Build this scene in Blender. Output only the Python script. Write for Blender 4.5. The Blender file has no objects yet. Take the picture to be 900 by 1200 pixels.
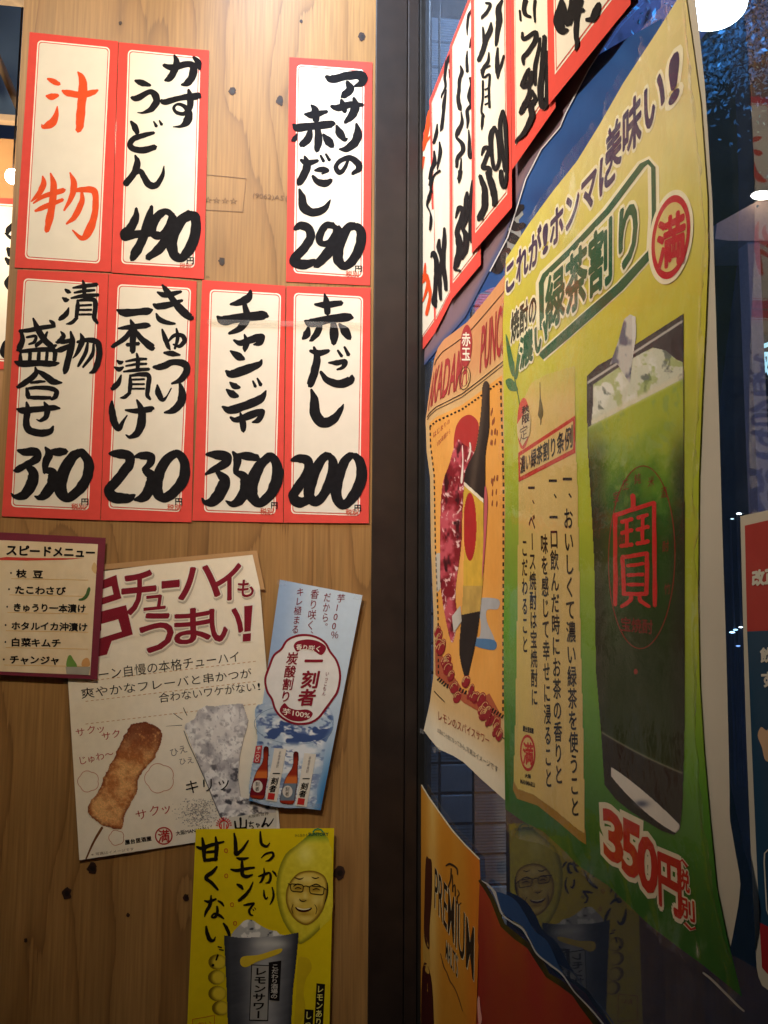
import bpy, bmesh, math, random
import numpy as np
from mathutils import Vector, Matrix
random.seed(4); RNG = np.random.RandomState(7)
SC = bpy.context.scene
COL = SC.collection

# ---------------------------------------------------------------- camera
F = 1040.0
D = 1.45
EYE = np.array([0.0, -D, 1.5])
def _n(v): v = np.array(v, float); return v / np.linalg.norm(v)
cY = _n((310 - 450, -(715 - 600), -F))
cX = np.array((8385 - 450, -(770 - 600), -F), float)
cX = _n(cX - cY * cX.dot(cY))
cZ = np.cross(cX, cY)
ROT = np.array([cX, cY, cZ])                      # camera -> world
cam_d = bpy.data.cameras.new('camera'); cam = bpy.data.objects.new('camera', cam_d)
COL.objects.link(cam); SC.camera = cam
cam_d.sensor_fit = 'AUTO'; cam_d.sensor_width = 36.0; cam_d.lens = 36.0 * F / 1200.0
cam_d.clip_start = 0.02; cam_d.clip_end = 400
m4 = Matrix.Identity(4)
for i in range(3):
    for j in range(3): m4[i][j] = ROT[i][j]
    m4[i][3] = EYE[i]
cam.matrix_world = m4

# ---------------------------------------------------------------- night sky
w = bpy.data.worlds.new('World'); SC.world = w; w.use_nodes = True
nt = w.node_tree; nt.nodes.clear()
sky = nt.nodes.new('ShaderNodeTexSky'); sky.sky_type = 'NISHITA'; sky.sun_disc = False
sky.sun_elevation = math.radians(-4); sky.sun_rotation = math.radians(200)
bg = nt.nodes.new('ShaderNodeBackground'); bg.inputs[1].default_value = 0.02
wo = nt.nodes.new('ShaderNodeOutputWorld')
nt.links.new(sky.outputs[0], bg.inputs[0]); nt.links.new(bg.outputs[0], wo.inputs[0])

# ---------------------------------------------------------------- exposure
SC.view_settings.view_transform = 'Standard'; SC.view_settings.look = 'None'
SC.view_settings.exposure = 0.0; SC.view_settings.gamma = 1.0
SC.render.engine = 'CYCLES'
SC.cycles.max_bounces = 8; SC.cycles.transparent_max_bounces = 24
SC.cycles.use_denoising = True

# ---------------------------------------------------------------- projection from the photograph onto real planes
def rays(px, py):
    px = np.asarray(px, float); py = np.asarray(py, float)
    v = np.stack([px - 450, -(py - 600), -F + 0 * px], -1)
    return v @ ROT.T
def on_plane(px, py, axis, val):
    d = rays(px, py); t = (val - EYE[axis]) / d[..., axis]
    return EYE + d * t[..., None]
XG = float(on_plane(495, 600, 1, 0.0)[0])          # the glass plane
LY = 0.0002
class Surf:
    """plane of the wall (axis 1) or of the glass (axis 0); off() pushes it towards the viewer's side"""
    def __init__(s, axis, val, base=0.0015, disp=None):
        s.axis, s.val, s.base, s.disp = axis, val, base, disp
    def hit(s, px, py, layer=0.0):
        px = np.asarray(px, float); py = np.asarray(py, float)
        off = np.full(px.shape, s.base + layer * LY)
        for _ in range(5 if s.disp is not None else 1):
            d = rays(px, py)
            t = ((s.val - off) - EYE[s.axis]) / d[..., s.axis]
            p = EYE + d * t[..., None]
            if s.disp is None: break
            off = s.base + layer * LY + s.disp(p[..., 1 - s.axis], p[..., 2])
        return p

def lin(c):
    c = np.asarray(c, float) / 255.0
    return np.where(c <= 0.04045, c / 12.92, ((c + 0.055) / 1.055) ** 2.4)

# ---------------------------------------------------------------- numpy noise
_T = np.random.RandomState(11).rand(256, 256)
def vnoise(x, y):
    x = np.asarray(x, float); y = np.asarray(y, float)
    xi = np.floor(x).astype(int); yi = np.floor(y).astype(int)
    fx = x - xi; fy = y - yi; fx = fx * fx * (3 - 2 * fx); fy = fy * fy * (3 - 2 * fy)
    g = lambda a, b: _T[a & 255, b & 255]
    return (g(xi, yi) * (1 - fx) * (1 - fy) + g(xi + 1, yi) * fx * (1 - fy) +
            g(xi, yi + 1) * (1 - fx) * fy + g(xi + 1, yi + 1) * fx * fy)
def fbm(x, y, o=4):
    s = 0; a = 0.5; t = 0
    for i in range(o):
        s = s + a * vnoise(x * 2 ** i + 17.3 * i, y * 2 ** i + 9.1 * i); t += a; a *= 0.5
    return s / t

# ---------------------------------------------------------------- materials
_M = {}
def mat(name, rgb=None, rough=0.55, vcol=False, var=0.06, scale=60, coat=0.0, metal=0.0, bump=0.0, emit=None, estr=0.0, spec=0.5):
    if name in _M: return _M[name]
    m = bpy.data.materials.new(name); m.use_nodes = True; _M[name] = m
    n = m.node_tree.nodes; l = m.node_tree.links
    b = n['Principled BSDF']; b.inputs['Roughness'].default_value = rough
    b.inputs['Metallic'].default_value = metal
    b.inputs['Specular IOR Level'].default_value = spec
    b.inputs['Coat Weight'].default_value = coat; b.inputs['Coat Roughness'].default_value = 0.12
    tc = n.new('ShaderNodeTexCoord'); no = n.new('ShaderNodeTexNoise'); no.inputs['Scale'].default_value = scale
    no.inputs['Detail'].default_value = 4; l.new(tc.outputs['Object'], no.inputs['Vector'])
    mr = n.new('ShaderNodeMapRange'); mr.inputs[1].default_value = 0.3; mr.inputs[2].default_value = 0.7
    mr.inputs[3].default_value = 1 - var; mr.inputs[4].default_value = 1 + var
    l.new(no.outputs[0], mr.inputs[0])
    mx = n.new('ShaderNodeMix'); mx.data_type = 'RGBA'; mx.blend_type = 'MULTIPLY'; mx.inputs[0].default_value = 1
    if vcol:
        a = n.new('ShaderNodeVertexColor'); a.layer_name = 'Col'; l.new(a.outputs[0], mx.inputs[6])
    else:
        c = lin(rgb); mx.inputs[6].default_value = (c[0], c[1], c[2], 1)
    l.new(mr.outputs[0], mx.inputs[7]); l.new(mx.outputs[2], b.inputs['Base Color'])
    if bump:
        bp = n.new('ShaderNodeBump'); bp.inputs['Strength'].default_value = bump; bp.inputs['Distance'].default_value = 0.002
        l.new(no.outputs[0], bp.inputs['Height']); l.new(bp.outputs[0], b.inputs['Normal'])
    if emit is not None:
        b.inputs['Emission Color'].default_value = (*emit, 1); b.inputs['Emission Strength'].default_value = estr
    return m

def clear_mat(name, ior=1.5, rough=0.02, bump=0.0, scale=30, tint=(1, 1, 1), haze=0.0, haze_through=.3):
    if name in _M: return _M[name]
    m = bpy.data.materials.new(name); m.use_nodes = True; _M[name] = m
    n = m.node_tree.nodes; l = m.node_tree.links; n.clear()
    out = n.new('ShaderNodeOutputMaterial'); mx = n.new('ShaderNodeMixShader')
    tr = n.new('ShaderNodeBsdfTransparent'); gl = n.new('ShaderNodeBsdfGlossy'); fr = n.new('ShaderNodeFresnel')
    tr.inputs[0].default_value = (*tint, 1); gl.inputs['Roughness'].default_value = rough; fr.inputs[0].default_value = ior
    ge = n.new('ShaderNodeNewGeometry'); sub = n.new('ShaderNodeMath'); sub.operation = 'SUBTRACT'; sub.inputs[0].default_value = 1
    mu = n.new('ShaderNodeMath'); mu.operation = 'MULTIPLY'
    l.new(ge.outputs['Backfacing'], sub.inputs[1]); l.new(sub.outputs[0], mu.inputs[0]); l.new(fr.outputs[0], mu.inputs[1])
    if bump:
        tc = n.new('ShaderNodeTexCoord'); no = n.new('ShaderNodeTexNoise'); no.inputs['Scale'].default_value = scale; no.inputs['Detail'].default_value = 3
        l.new(tc.outputs['Object'], no.inputs[0])
        bp = n.new('ShaderNodeBump'); bp.inputs['Strength'].default_value = bump; bp.inputs['Distance'].default_value = 0.003
        l.new(no.outputs[0], bp.inputs['Height']); l.new(bp.outputs[0], gl.inputs['Normal']); l.new(bp.outputs[0], fr.inputs['Normal'])
    l.new(mu.outputs[0], mx.inputs[0]); l.new(tr.outputs[0], mx.inputs[1]); l.new(gl.outputs[0], mx.inputs[2])
    last = mx
    if haze:
        df0 = n.new('ShaderNodeBsdfDiffuse'); df0.inputs[0].default_value = (.8, .8, .8, 1); dt = n.new('ShaderNodeBsdfTranslucent'); dt.inputs[0].default_value = (.85, .85, .85, 1)
        df = n.new('ShaderNodeMixShader'); df.inputs[0].default_value = haze_through; l.new(df0.outputs[0], df.inputs[1]); l.new(dt.outputs[0], df.inputs[2])
        dn = n.new('ShaderNodeTexNoise'); dn.inputs['Scale'].default_value = 70; dn.inputs['Detail'].default_value = 9; dn.inputs['Roughness'].default_value = .75; dtc = n.new('ShaderNodeTexCoord'); l.new(dtc.outputs['Object'], dn.inputs[0])
        dm = n.new('ShaderNodeMapRange'); dm.inputs[1].default_value = .3; dm.inputs[2].default_value = .7; dm.inputs[3].default_value = haze * .3; dm.inputs[4].default_value = haze * 1.7; l.new(dn.outputs[0], dm.inputs[0])
        m2 = n.new('ShaderNodeMixShader'); l.new(dm.outputs[0], m2.inputs[0])
        l.new(mx.outputs[0], m2.inputs[1]); l.new(df.outputs[0], m2.inputs[2]); last = m2
    l.new(last.outputs[0], out.inputs[0])
    return m

def solid(rgb, rough=0.55, coat=0.0, var=0.05):
    return mat('ink_%d_%d_%d_%d_%d' % (*rgb, int(rough * 100), int(coat * 100)), rgb, max(rough, .6), coat=coat, var=var, spec=.12)
PRINT = lambda: mat('print', vcol=True, rough=0.7, var=0.03, scale=90, spec=.25)
PRINTG = lambda: mat('glossy_print', vcol=True, rough=0.65, var=0.03, scale=90, spec=.12)

# ---------------------------------------------------------------- objects
def mesh_obj(name, V, Fc, m, parent=None, origin=None, colors=None, smooth=False):
    V = np.asarray(V, float)
    if parent is not None: o0 = np.array(parent['_loc'])
    else: o0 = V.mean(0) if origin is None else np.array(origin)
    me = bpy.data.meshes.new(name)
    me.from_pydata((V - o0).tolist(), [], Fc if isinstance(Fc, list) else Fc.tolist()); 
    me.materials.append(m)
    if colors is not None:
        a = me.color_attributes.new('Col', 'FLOAT_COLOR', 'POINT')
        c = np.ones((len(V), 4)); c[:, :3] = colors; a.data.foreach_set('color', c.ravel())
    if smooth: me.polygons.foreach_set('use_smooth', [True] * len(me.polygons))
    me.update()
    o = bpy.data.objects.new(name, me); COL.objects.link(o)
    if parent is not None: o.parent = parent
    else: o.location = o0
    return o
def thing(name, label, cat, loc, group=None):
    o = bpy.data.objects.new(name, None); COL.objects.link(o); o.location = loc
    o.empty_display_size = 0.03
    o['label'] = label; o['category'] = cat; o['_loc'] = [float(x) for x in loc]
    if group: o['group'] = group
    return o
def tag(o, label=None, cat=None, group=None, kind=None):
    if label: o['label'] = label
    if cat: o['category'] = cat
    if group: o['group'] = group
    if kind: o['kind'] = kind
    return o

def box_vf(x0, x1, y0, y1, z0, z1):
    V = [(x, y, z) for x in (x0, x1) for y in (y0, y1) for z in (z0, z1)]
    Fc = [(0, 1, 3, 2), (4, 6, 7, 5), (0, 4, 5, 1), (2, 3, 7, 6), (0, 2, 6, 4), (1, 5, 7, 3)]
    return V, Fc
def boxes(name, lst, m, parent=None, bevel=0.0, **k):
    V = []; Fc = []
    for b in lst:
        v, f = box_vf(*b); n = len(V); V += v; Fc += [tuple(i + n for i in q) for q in f]
    o = mesh_obj(name, V, Fc, m, parent, **k)
    if bevel:
        bm = bmesh.new(); bm.from_mesh(o.data)
        bmesh.ops.bevel(bm, geom=bm.edges[:] , offset=bevel, segments=2, affect='EDGES', profile=0.7)
        bm.to_mesh(o.data); bm.free()
    return o
def tube(name, pts, r, m, parent=None, seg=10, **k):
    pts = np.array(pts, float); V = []; Fc = []
    for i, p in enumerate(pts):
        t = pts[min(i + 1, len(pts) - 1)] - pts[max(i - 1, 0)]; t /= np.linalg.norm(t)
        a = np.cross(t, (0, 0, 1.0)); 
        if np.linalg.norm(a) < 1e-3: a = np.cross(t, (0, 1.0, 0))
        a /= np.linalg.norm(a); b = np.cross(t, a); rr = r[i] if hasattr(r, '__len__') else r
        for s in range(seg):
            an = 2 * math.pi * s / seg; V.append(p + rr * (a * math.cos(an) + b * math.sin(an)))
    for i in range(len(pts) - 1):
        for s in range(seg):
            Fc.append((i * seg + s, i * seg + (s + 1) % seg, (i + 1) * seg + (s + 1) % seg, (i + 1) * seg + s))
    Fc.append(tuple(range(seg))); Fc.append(tuple(len(V) - 1 - s for s in range(seg)))
    return mesh_obj(name, V, Fc, m, parent, smooth=True, **k)

# ---------------------------------------------------------------- photo-pixel shapes laid on a surface
class Crop:
    """reading frame of a magnified piece of the photograph"""
    def __init__(s, ox, oy, sc): s.ox, s.oy, s.sc = ox, oy, sc
    def __call__(s, p):
        p = np.asarray(p, float); return np.stack([p[..., 0] / s.sc + s.ox, p[..., 1] / s.sc + s.oy], -1)
ID = Crop(0, 0, 1)
def homog(q):
    """unit square (u right, v down) -> quad TL TR BR BL"""
    A = []; B = []
    for (u, v), (x, y) in zip(((0, 0), (1, 0), (1, 1), (0, 1)), q):
        A.append([u, v, 1, 0, 0, 0, -u * x, -v * x]); B.append(x)
        A.append([0, 0, 0, u, v, 1, -u * y, -v * y]); B.append(y)
    h = np.linalg.solve(np.array(A, float), np.array(B, float))
    def f(u, v):
        u = np.asarray(u, float); v = np.asarray(v, float)
        w_ = h[6] * u + h[7] * v + 1
        return (h[0] * u + h[1] * v + h[2]) / w_, (h[3] * u + h[4] * v + h[5]) / w_
    return f
def coons(top, right, bottom, left):
    """four px polylines: top L->R, right T->B, bottom L->R, left T->B"""
    def mk(pl):
        pl = np.array(pl, float); s = np.r_[0, np.cumsum(np.hypot(*np.diff(pl, axis=0).T))]; s /= s[-1]
        return lambda t: np.stack([np.interp(t, s, pl[:, 0]), np.interp(t, s, pl[:, 1])], -1)
    T, R, B, L = map(mk, (top, right, bottom, left))
    c00, c10, c01, c11 = (np.array(x, float) for x in (top[0], top[-1], bottom[0], bottom[-1]))
    def f(u, v):
        u = np.asarray(u, float); v = np.asarray(v, float); U = u[..., None]; W = v[..., None]
        p = (1 - W) * T(u) + W * B(u) + (1 - U) * L(v) + U * R(v) - ((1 - U) * (1 - W) * c00 + U * (1 - W) * c10 + (1 - U) * W * c01 + U * W * c11)
        return p[..., 0], p[..., 1]
    return f
def sheet(parent, name, pf, surf, layer, nu, nv, m, colfn=None, thick=0.0003, mask=None, smooth=True, extra=None):
    """paper: a grid over patch pf with a front, a back and a rim"""
    if not callable(pf): pf = homog(pf)
    u, v = np.meshgrid(np.linspace(0, 1, nu + 1), np.linspace(0, 1, nv + 1))
    x, y = pf(u, v)
    def P(l):
        p = surf.hit(x, y, l)
        if extra is not None:
            p = p.copy(); p[..., surf.axis] -= extra(u, v)
        return p.reshape(-1, 3)
    A = P(layer); V = A
    idx = np.arange((nu + 1) * (nv + 1)).reshape(nv + 1, nu + 1)
    q = np.stack([idx[:-1, :-1], idx[1:, :-1], idx[1:, 1:], idx[:-1, 1:]], -1)
    if mask is not None:
        mk = mask(u, v, x, y); q = q[mk[:-1, :-1] & mk[1:, :-1] & mk[1:, 1:] & mk[:-1, 1:]]
    q = q.reshape(-1, 4)
    Fc = q
    if thick and mask is None:
        Bk = P(layer - thick / LY); n = len(A); V = np.r_[A, Bk]
        rim = []
        loop = list(idx[0, :]) + list(idx[1:, -1]) + list(idx[-1, -2::-1]) + list(idx[-2:0:-1, 0])
        k = len(loop); o1 = 2 * n; V = np.r_[V, A[loop], Bk[loop]]
        for i in range(k): j = (i + 1) % k; rim.append((o1 + i, o1 + j, o1 + k + j, o1 + k + i))
        Fc = np.r_[q, q[:, ::-1] + n, np.array(rim)]; rl_ = loop
    cols = None
    if colfn is not None:
        c = np.asarray(colfn(u, v, x, y), float).reshape(-1, 3); c = lin(np.clip(c, 0, 255))
        cols = np.r_[c, c, c[rl_], c[rl_]] if len(V) > len(c) else c
    else: cols = None
    return mesh_obj(name, V, Fc, m, parent, colors=cols, smooth=smooth)

def tri_obj(parent, name, pts2, tris, surf, layer, m, cell=None, mapf=None):
    """2-D triangles -> (optional cuts every cell) -> mapf to px -> surface"""
    pts2 = np.asarray(pts2, float)
    if cell is None and mapf is None and surf.disp is not None and np.isscalar(layer): cell = (5, 6) if surf.axis == 0 else (6, 6)
    if cell:
        bm = bmesh.new(); vs = [bm.verts.new((p[0], p[1], p[2] if len(p) > 2 else 0)) for p in pts2]
        for t in tris:
            try: bm.faces.new([vs[i] for i in t])
            except ValueError: pass
        for ax in (0, 1):
            lo = pts2[:, ax].min(); hi = pts2[:, ax].max(); c = cell[ax]; k = lo + c
            while k < hi:
                co = [0, 0, 0]; co[ax] = k; no = [0, 0, 0]; no[ax] = 1
                bmesh.ops.bisect_plane(bm, geom=bm.verts[:] + bm.edges[:] + bm.faces[:], plane_co=co, plane_no=no, dist=1e-7)
                k += c
        bm.verts.index_update(); bm.verts.ensure_lookup_table()
        pts2 = np.array([(v.co.x, v.co.y, v.co.z) for v in bm.verts]); tris = [[v.index for v in f.verts] for f in bm.faces]; bm.free()
    if mapf: x, y = mapf(pts2[:, 0], pts2[:, 1])
    else: x, y = pts2[:, 0], pts2[:, 1]
    lay = layer if pts2.shape[1] < 3 else layer + pts2[:, 2]
    V = surf.hit(x, y, lay)
    # make every face look at the viewer's side
    out = []
    for t in tris:
        p = V[list(t)]; nrm = np.cross(p[1] - p[0], p[2] - p[0])
        out.append(list(t) if nrm.dot(EYE - p[0]) > 0 else list(t)[::-1])
    return mesh_obj(name, V, out, m, parent)
def ear(poly):
    from mathutils.geometry import tessellate_polygon
    return [list(t) for t in tessellate_polygon([[Vector((p[0], p[1], 0)) for p in poly]])]
def poly(parent, name, pts, surf, layer, m, crop=ID, cell=None):
    p = crop(pts); return tri_obj(parent, name, p, ear(p), surf, layer, m, cell)
def smooth_closed(pts, k=5):
    P = np.array(pts, float); n = len(P); out = []
    for i in range(n):
        a, b, c, d = P[i - 1], P[i], P[(i + 1) % n], P[(i + 2) % n]
        for j in range(k):
            t = j / k; out.append(.5 * ((2 * b) + (-a + c) * t + (2 * a - 5 * b + 4 * c - d) * t * t + (-a + 3 * b - 3 * c + d) * t ** 3))
    return np.array(out)
def blob(parent, name, pts, surf, layer, m, crop=ID, cell=None, k=4):
    return poly(parent, name, smooth_closed(pts, k), surf, layer, m, crop, cell)
def ell(cx, cy, rx, ry, n=40, rot=0.0, shear=0.0):
    t = np.linspace(0, 2 * np.pi, n, endpoint=False); x = rx * np.cos(t); y = ry * np.sin(t)
    c, s = math.cos(rot), math.sin(rot); X = x * c - y * s; Y = x * s + y * c
    return np.stack([cx + X, cy + Y + shear * X], -1)
def ring(parent, name, outer, wd, surf, layer, m, crop=ID, cell=None, closed=True):
    P = np.array(outer, float); n = len(P)
    if closed: T = np.roll(P, -1, 0) - np.roll(P, 1, 0)
    else: T = np.gradient(P, axis=0)
    T /= np.linalg.norm(T, axis=1)[:, None] + 1e-9
    N = np.stack([-T[:, 1], T[:, 0]], -1); W = np.asarray(wd, float).reshape(-1, 1) if hasattr(wd, '__len__') else wd
    V = crop(np.r_[P + N * W / 2, P - N * W / 2]); t = []
    for i in range(n if closed else n - 1):
        j = (i + 1) % n; t += [(i, j, j + n), (i, j + n, i + n)]
    return tri_obj(parent, name, V, t, surf, layer, m, cell)
def rrect(q, inset=0.0, rad=4.0):
    """rounded rectangle inside a px quad"""
    q = np.array(q, float); c = q.mean(0); out = []
    w_ = (np.linalg.norm(q[1] - q[0]) + np.linalg.norm(q[2] - q[3])) / 2; h_ = (np.linalg.norm(q[3] - q[0]) + np.linalg.norm(q[2] - q[1])) / 2
    f = homog(q); iu, iv = inset / w_, inset / h_; ru, rv = rad / w_, rad / h_
    for cu, cv, a0 in ((iu + ru, iv + rv, 180), (1 - iu - ru, iv + rv, 270), (1 - iu - ru, 1 - iv - rv, 0), (iu + ru, 1 - iv - rv, 90)):
        for k in range(5):
            a = math.radians(a0 + k * 22.5); out.append(f(cu + ru * math.cos(a), cv + rv * math.sin(a)))
    return np.array(out, float)

# ---------------------------------------------------------------- brush writing
def brush(parent, name, data, surf, layer, m, crop=ID, wob=0.05, cell=None, wf=1.0):
    """data: strokes separated by '|', points 'x,y,w' separated by ';'"""
    rs = np.random.RandomState(len(data)); V = []; T = []; L = []
    for si, st in enumerate([s for s in data.split('|') if s.strip()]):
        P = np.array([[float(a) for a in p.split(',')] for p in st.split(';') if p.strip()])
        P[:, 2] *= wf
        if len(P) == 2: P = np.array([P[0], P.mean(0), P[1]])
        ext = np.r_[[2 * P[0] - P[1]], P, [2 * P[-1] - P[-2]]]; S = []
        for i in range(1, len(ext) - 2):
            a, b, c, d = ext[i - 1:i + 3]
            for j in range(7):
                t = j / 7; S.append(.5 * ((2 * b) + (-a + c) * t + (2 * a - 5 * b + 4 * c - d) * t * t + (-a + 3 * b - 3 * c + d) * t ** 3))
        S.append(P[-1]); S = np.array(S); S[:, 2] = np.maximum(S[:, 2], 1.0)
        tan = np.gradient(S[:, :2], axis=0); tan /= np.linalg.norm(tan, axis=1)[:, None] + 1e-9
        nr = np.stack([-tan[:, 1], tan[:, 0]], -1)
        n = len(S); ph = rs.rand(2) * 50
        wl = S[:, 2] / 2 * (1 + wob * 2 * (vnoise(np.arange(n) * .45 + ph[0], 3.3 + 0 * np.arange(n)) - .5) * 2)
        wr = S[:, 2] / 2 * (1 + wob * 2 * (vnoise(np.arange(n) * .45 + ph[1], 8.3 + 0 * np.arange(n)) - .5) * 2)
        Lp = S[:, :2] + nr * wl[:, None]; Rp = S[:, :2] - nr * wr[:, None]
        base = len(V); pts = list(Lp) + list(Rp)
        capA = [S[0, :2] - tan[0] * S[0, 2] * .38]; capB = [S[-1, :2] + tan[-1] * S[-1, 2] * .38]
        pts += capA + capB
        V += pts; L += [layer + 0.02 * si] * len(pts)
        for i in range(n - 1):
            T += [(base + i, base + i + 1, base + n + i + 1), (base + i, base + n + i + 1, base + n + i)]
        T += [(base + 2 * n, base, base + n), (base + 2 * n + 1, base + 2 * n - 1, base + n - 1)]
    V = crop(np.array(V))
    return tri_obj(parent, name, V, T, surf, np.array(L) if not cell else layer, m, cell)

# ---------------------------------------------------------------- type
_G = {}
def _raw(s, off, shear):
    c = bpy.data.curves.new('type', 'FONT'); c.body = s; c.size = 1; c.offset = off; c.resolution_u = 3; c.shear = shear
    o = bpy.data.objects.new('type', c); COL.objects.link(o)
    dg = bpy.context.evaluated_depsgraph_get(); me = bpy.data.meshes.new_from_object(o.evaluated_get(dg))
    V = np.array([(v.co.x, v.co.y, 0) for v in me.vertices]) if len(me.vertices) else np.zeros((0, 3)); T = [list(p.vertices) for p in me.polygons]
    bpy.data.objects.remove(o); bpy.data.curves.remove(c); bpy.data.meshes.remove(me)
    return V, T
def _textmesh(s, off, shear=0.0):
    """glyph mesh; bold CJK is built from shifted copies, each a hair above the last (third column = layer)"""
    k = (s, off, shear)
    if k in _G: return _G[k]
    if off <= 0 or ord(max(s)) < 0x2000: _G[k] = _raw(s, off, shear); return _G[k]
    v, t = _raw(s, 0, shear); n = 5 if off < .025 else (7 if off < .05 else 11); V = []; T = []
    for i in range(n):
        a = 2 * math.pi * i / n; w_ = v + np.array((off * math.cos(a), off * math.sin(a), .03 * i)); b0 = len(V)
        V += list(w_); T += [[q + b0 for q in f] for f in t]
    _G[k] = (np.array(V), T); return _G[k]
SMALL = {'っ', 'ッ', 'ゅ', 'ャ', 'ュ', 'ゃ'}
def text(parent, name, s, quad, surf, layer, m, crop=ID, mode='h', bold=0.0, fit='cell', cell=None, shear=0.0, jit=0.0):
    """quad TL,TR,BR,BL in crop px"""
    q = crop(np.array(quad, float)); f = homog(q); V = []; T = []
    if fit == 'bbox':
        v, t = _textmesh(s, bold, shear); v0, _ = _textmesh(s, 0.0, shear)
        lo = v0.min(0); hi = v0.max(0); V = np.stack([(v[:, 0] - lo[0]) / (hi[0] - lo[0]), 1 - (v[:, 1] - lo[1]) / (hi[1] - lo[1]), v[:, 2]], -1); T = t
    else:
        ws = [0.55 if (c in '!()1234567890%、。 ' and mode == 'h') else (.7 if c in '、。・' else 1.0) for c in s]; tot = sum(ws); pos = 0
        rs = np.random.RandomState(len(s) * 7 + ord(s[0]) % 97)
        for c, w_ in zip(s, ws):
            if c == ' ': pos += w_; continue
            v, t = _textmesh(c, bold, shear)
            if not len(v): pos += w_; continue
            x = v[:, 0].copy(); y = 0.88 - v[:, 1]
            if mode == 'v':
                if c in 'ー〜': x, y = 1 - y.copy(), x.copy()
                if c in '、。': x = x + .55; y = y - .5
                a = (x, (y * (1 if w_ == 1 else w_) + pos) / tot)
            else:
                adv = v[:, 0].max() + v[:, 0].min()
                x = x * (w_ / adv if w_ < 1 else 1)
                a = ((x + pos) / tot, y)
            if jit:
                dx, dy = (rs.rand(2) - .5) * jit; a = (a[0] + dx * (1 if mode == 'v' else 1 / tot), a[1] + dy * (1 / tot if mode == 'v' else 1))
            n = len(V); V += list(zip(a[0], a[1], v[:, 2])); T += [[i + n for i in tt] for tt in t]; pos += w_
        V = np.array(V)
    if cell is None and surf.disp is not None: cell = (5, 6) if surf.axis == 0 else (6, 6)
    if cell: cell = (cell[0] / np.linalg.norm(q[1] - q[0]), cell[1] / np.linalg.norm(q[3] - q[0]))
    return tri_obj(parent, name, V, T, surf, layer, m, cell, mapf=f)
def vcol(x0, y0, x1, y1, w0, w1=None):
    w1 = w1 or w0; return [(x0 - w0 / 2, y0), (x0 + w0 / 2, y0), (x1 + w1 / 2, y1), (x1 - w1 / 2, y1)]
def hrow(x0, y0, x1, y1, h):
    d = np.array((x1 - x0, y1 - y0), float); d /= np.linalg.norm(d); n = np.array((-d[1], d[0])) * h / 2
    return [(x0 - n[0], y0 - n[1]), (x1 - n[0], y1 - n[1]), (x1 + n[0], y1 + n[1]), (x0 + n[0], y0 + n[1])]
def vrow(x0, a0, b0, x1, a1, b1):
    """row whose ends are vertical in the picture"""
    return [(x0, a0), (x1, a1), (x1, b1), (x0, b0)]
def inside(pts, x, y):
    r = np.zeros(x.shape, bool); n = len(pts); j = n - 1
    for i in range(n):
        xi, yi = pts[i]; xj, yj = pts[j]
        if yi != yj: r ^= ((yi > y) != (yj > y)) & (x < (xj - xi) * (y - yi) / (yj - yi) + xi)
        j = i
    return r
def dist_poly(pts, x, y):
    d = np.full(x.shape, 1e9); n = len(pts)
    for i in range(n):
        a = np.array(pts[i], float); b = np.array(pts[(i + 1) % n], float); e = b - a
        t = np.clip(((x - a[0]) * e[0] + (y - a[1]) * e[1]) / (e.dot(e) + 1e-9), 0, 1)
        d = np.minimum(d, np.hypot(x - a[0] - t * e[0], y - a[1] - t * e[1]))
    return d
def art(parent, name, outline, surf, layer, m, colfn, crop=ID, step=0.8):
    """picture print cut to an outline: coloured grid + outline-fitted border"""
    O = crop(np.array(outline, float)); lo = O.min(0); hi = O.max(0)
    nu = max(4, int((hi[0] - lo[0]) / step)); nv = max(4, int((hi[1] - lo[1]) / step))
    pf = lambda u, v: (lo[0] + (hi[0] - lo[0]) * u, lo[1] + (hi[1] - lo[1]) * v)
    def cf(u, v, x, y):
        X = (x - crop.ox) * crop.sc; Y = (y - crop.oy) * crop.sc
        return colfn(X, Y)
    return sheet(parent, name, pf, surf, layer, nu, nv, m, cf, thick=0, mask=lambda u, v, x, y: inside(O, x, y), smooth=False)
def mixc(a, b, t):
    t = np.clip(t, 0, 1)[..., None]; return np.asarray(a, float) * (1 - t) + np.asarray(b, float) * t
def full(x, c): return np.broadcast_to(np.array(c, float), x.shape + (3,)).copy()
def sst(a, b, x): t = np.clip((x - a) / (b - a), 0, 1); return t * t * (3 - 2 * t)
# ================================================================ SETTING
def wx(px, py=600): return float(on_plane(px, py, 1, 0.0)[0])
def wz(px, py): return float(on_plane(px, py, 1, 0.0)[2])
XL = wx(19, 165); XP0 = wx(435.5, 600); XP1 = wx(488, 600)
# pavement
V, Fc = box_vf(-8, 30, -12, 26, -0.3, 0.0)
tag(mesh_obj('pavement', V, Fc, mat('asphalt', (30, 28, 26), 0.85, var=.25, scale=40, bump=.4)), kind='structure')

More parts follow.
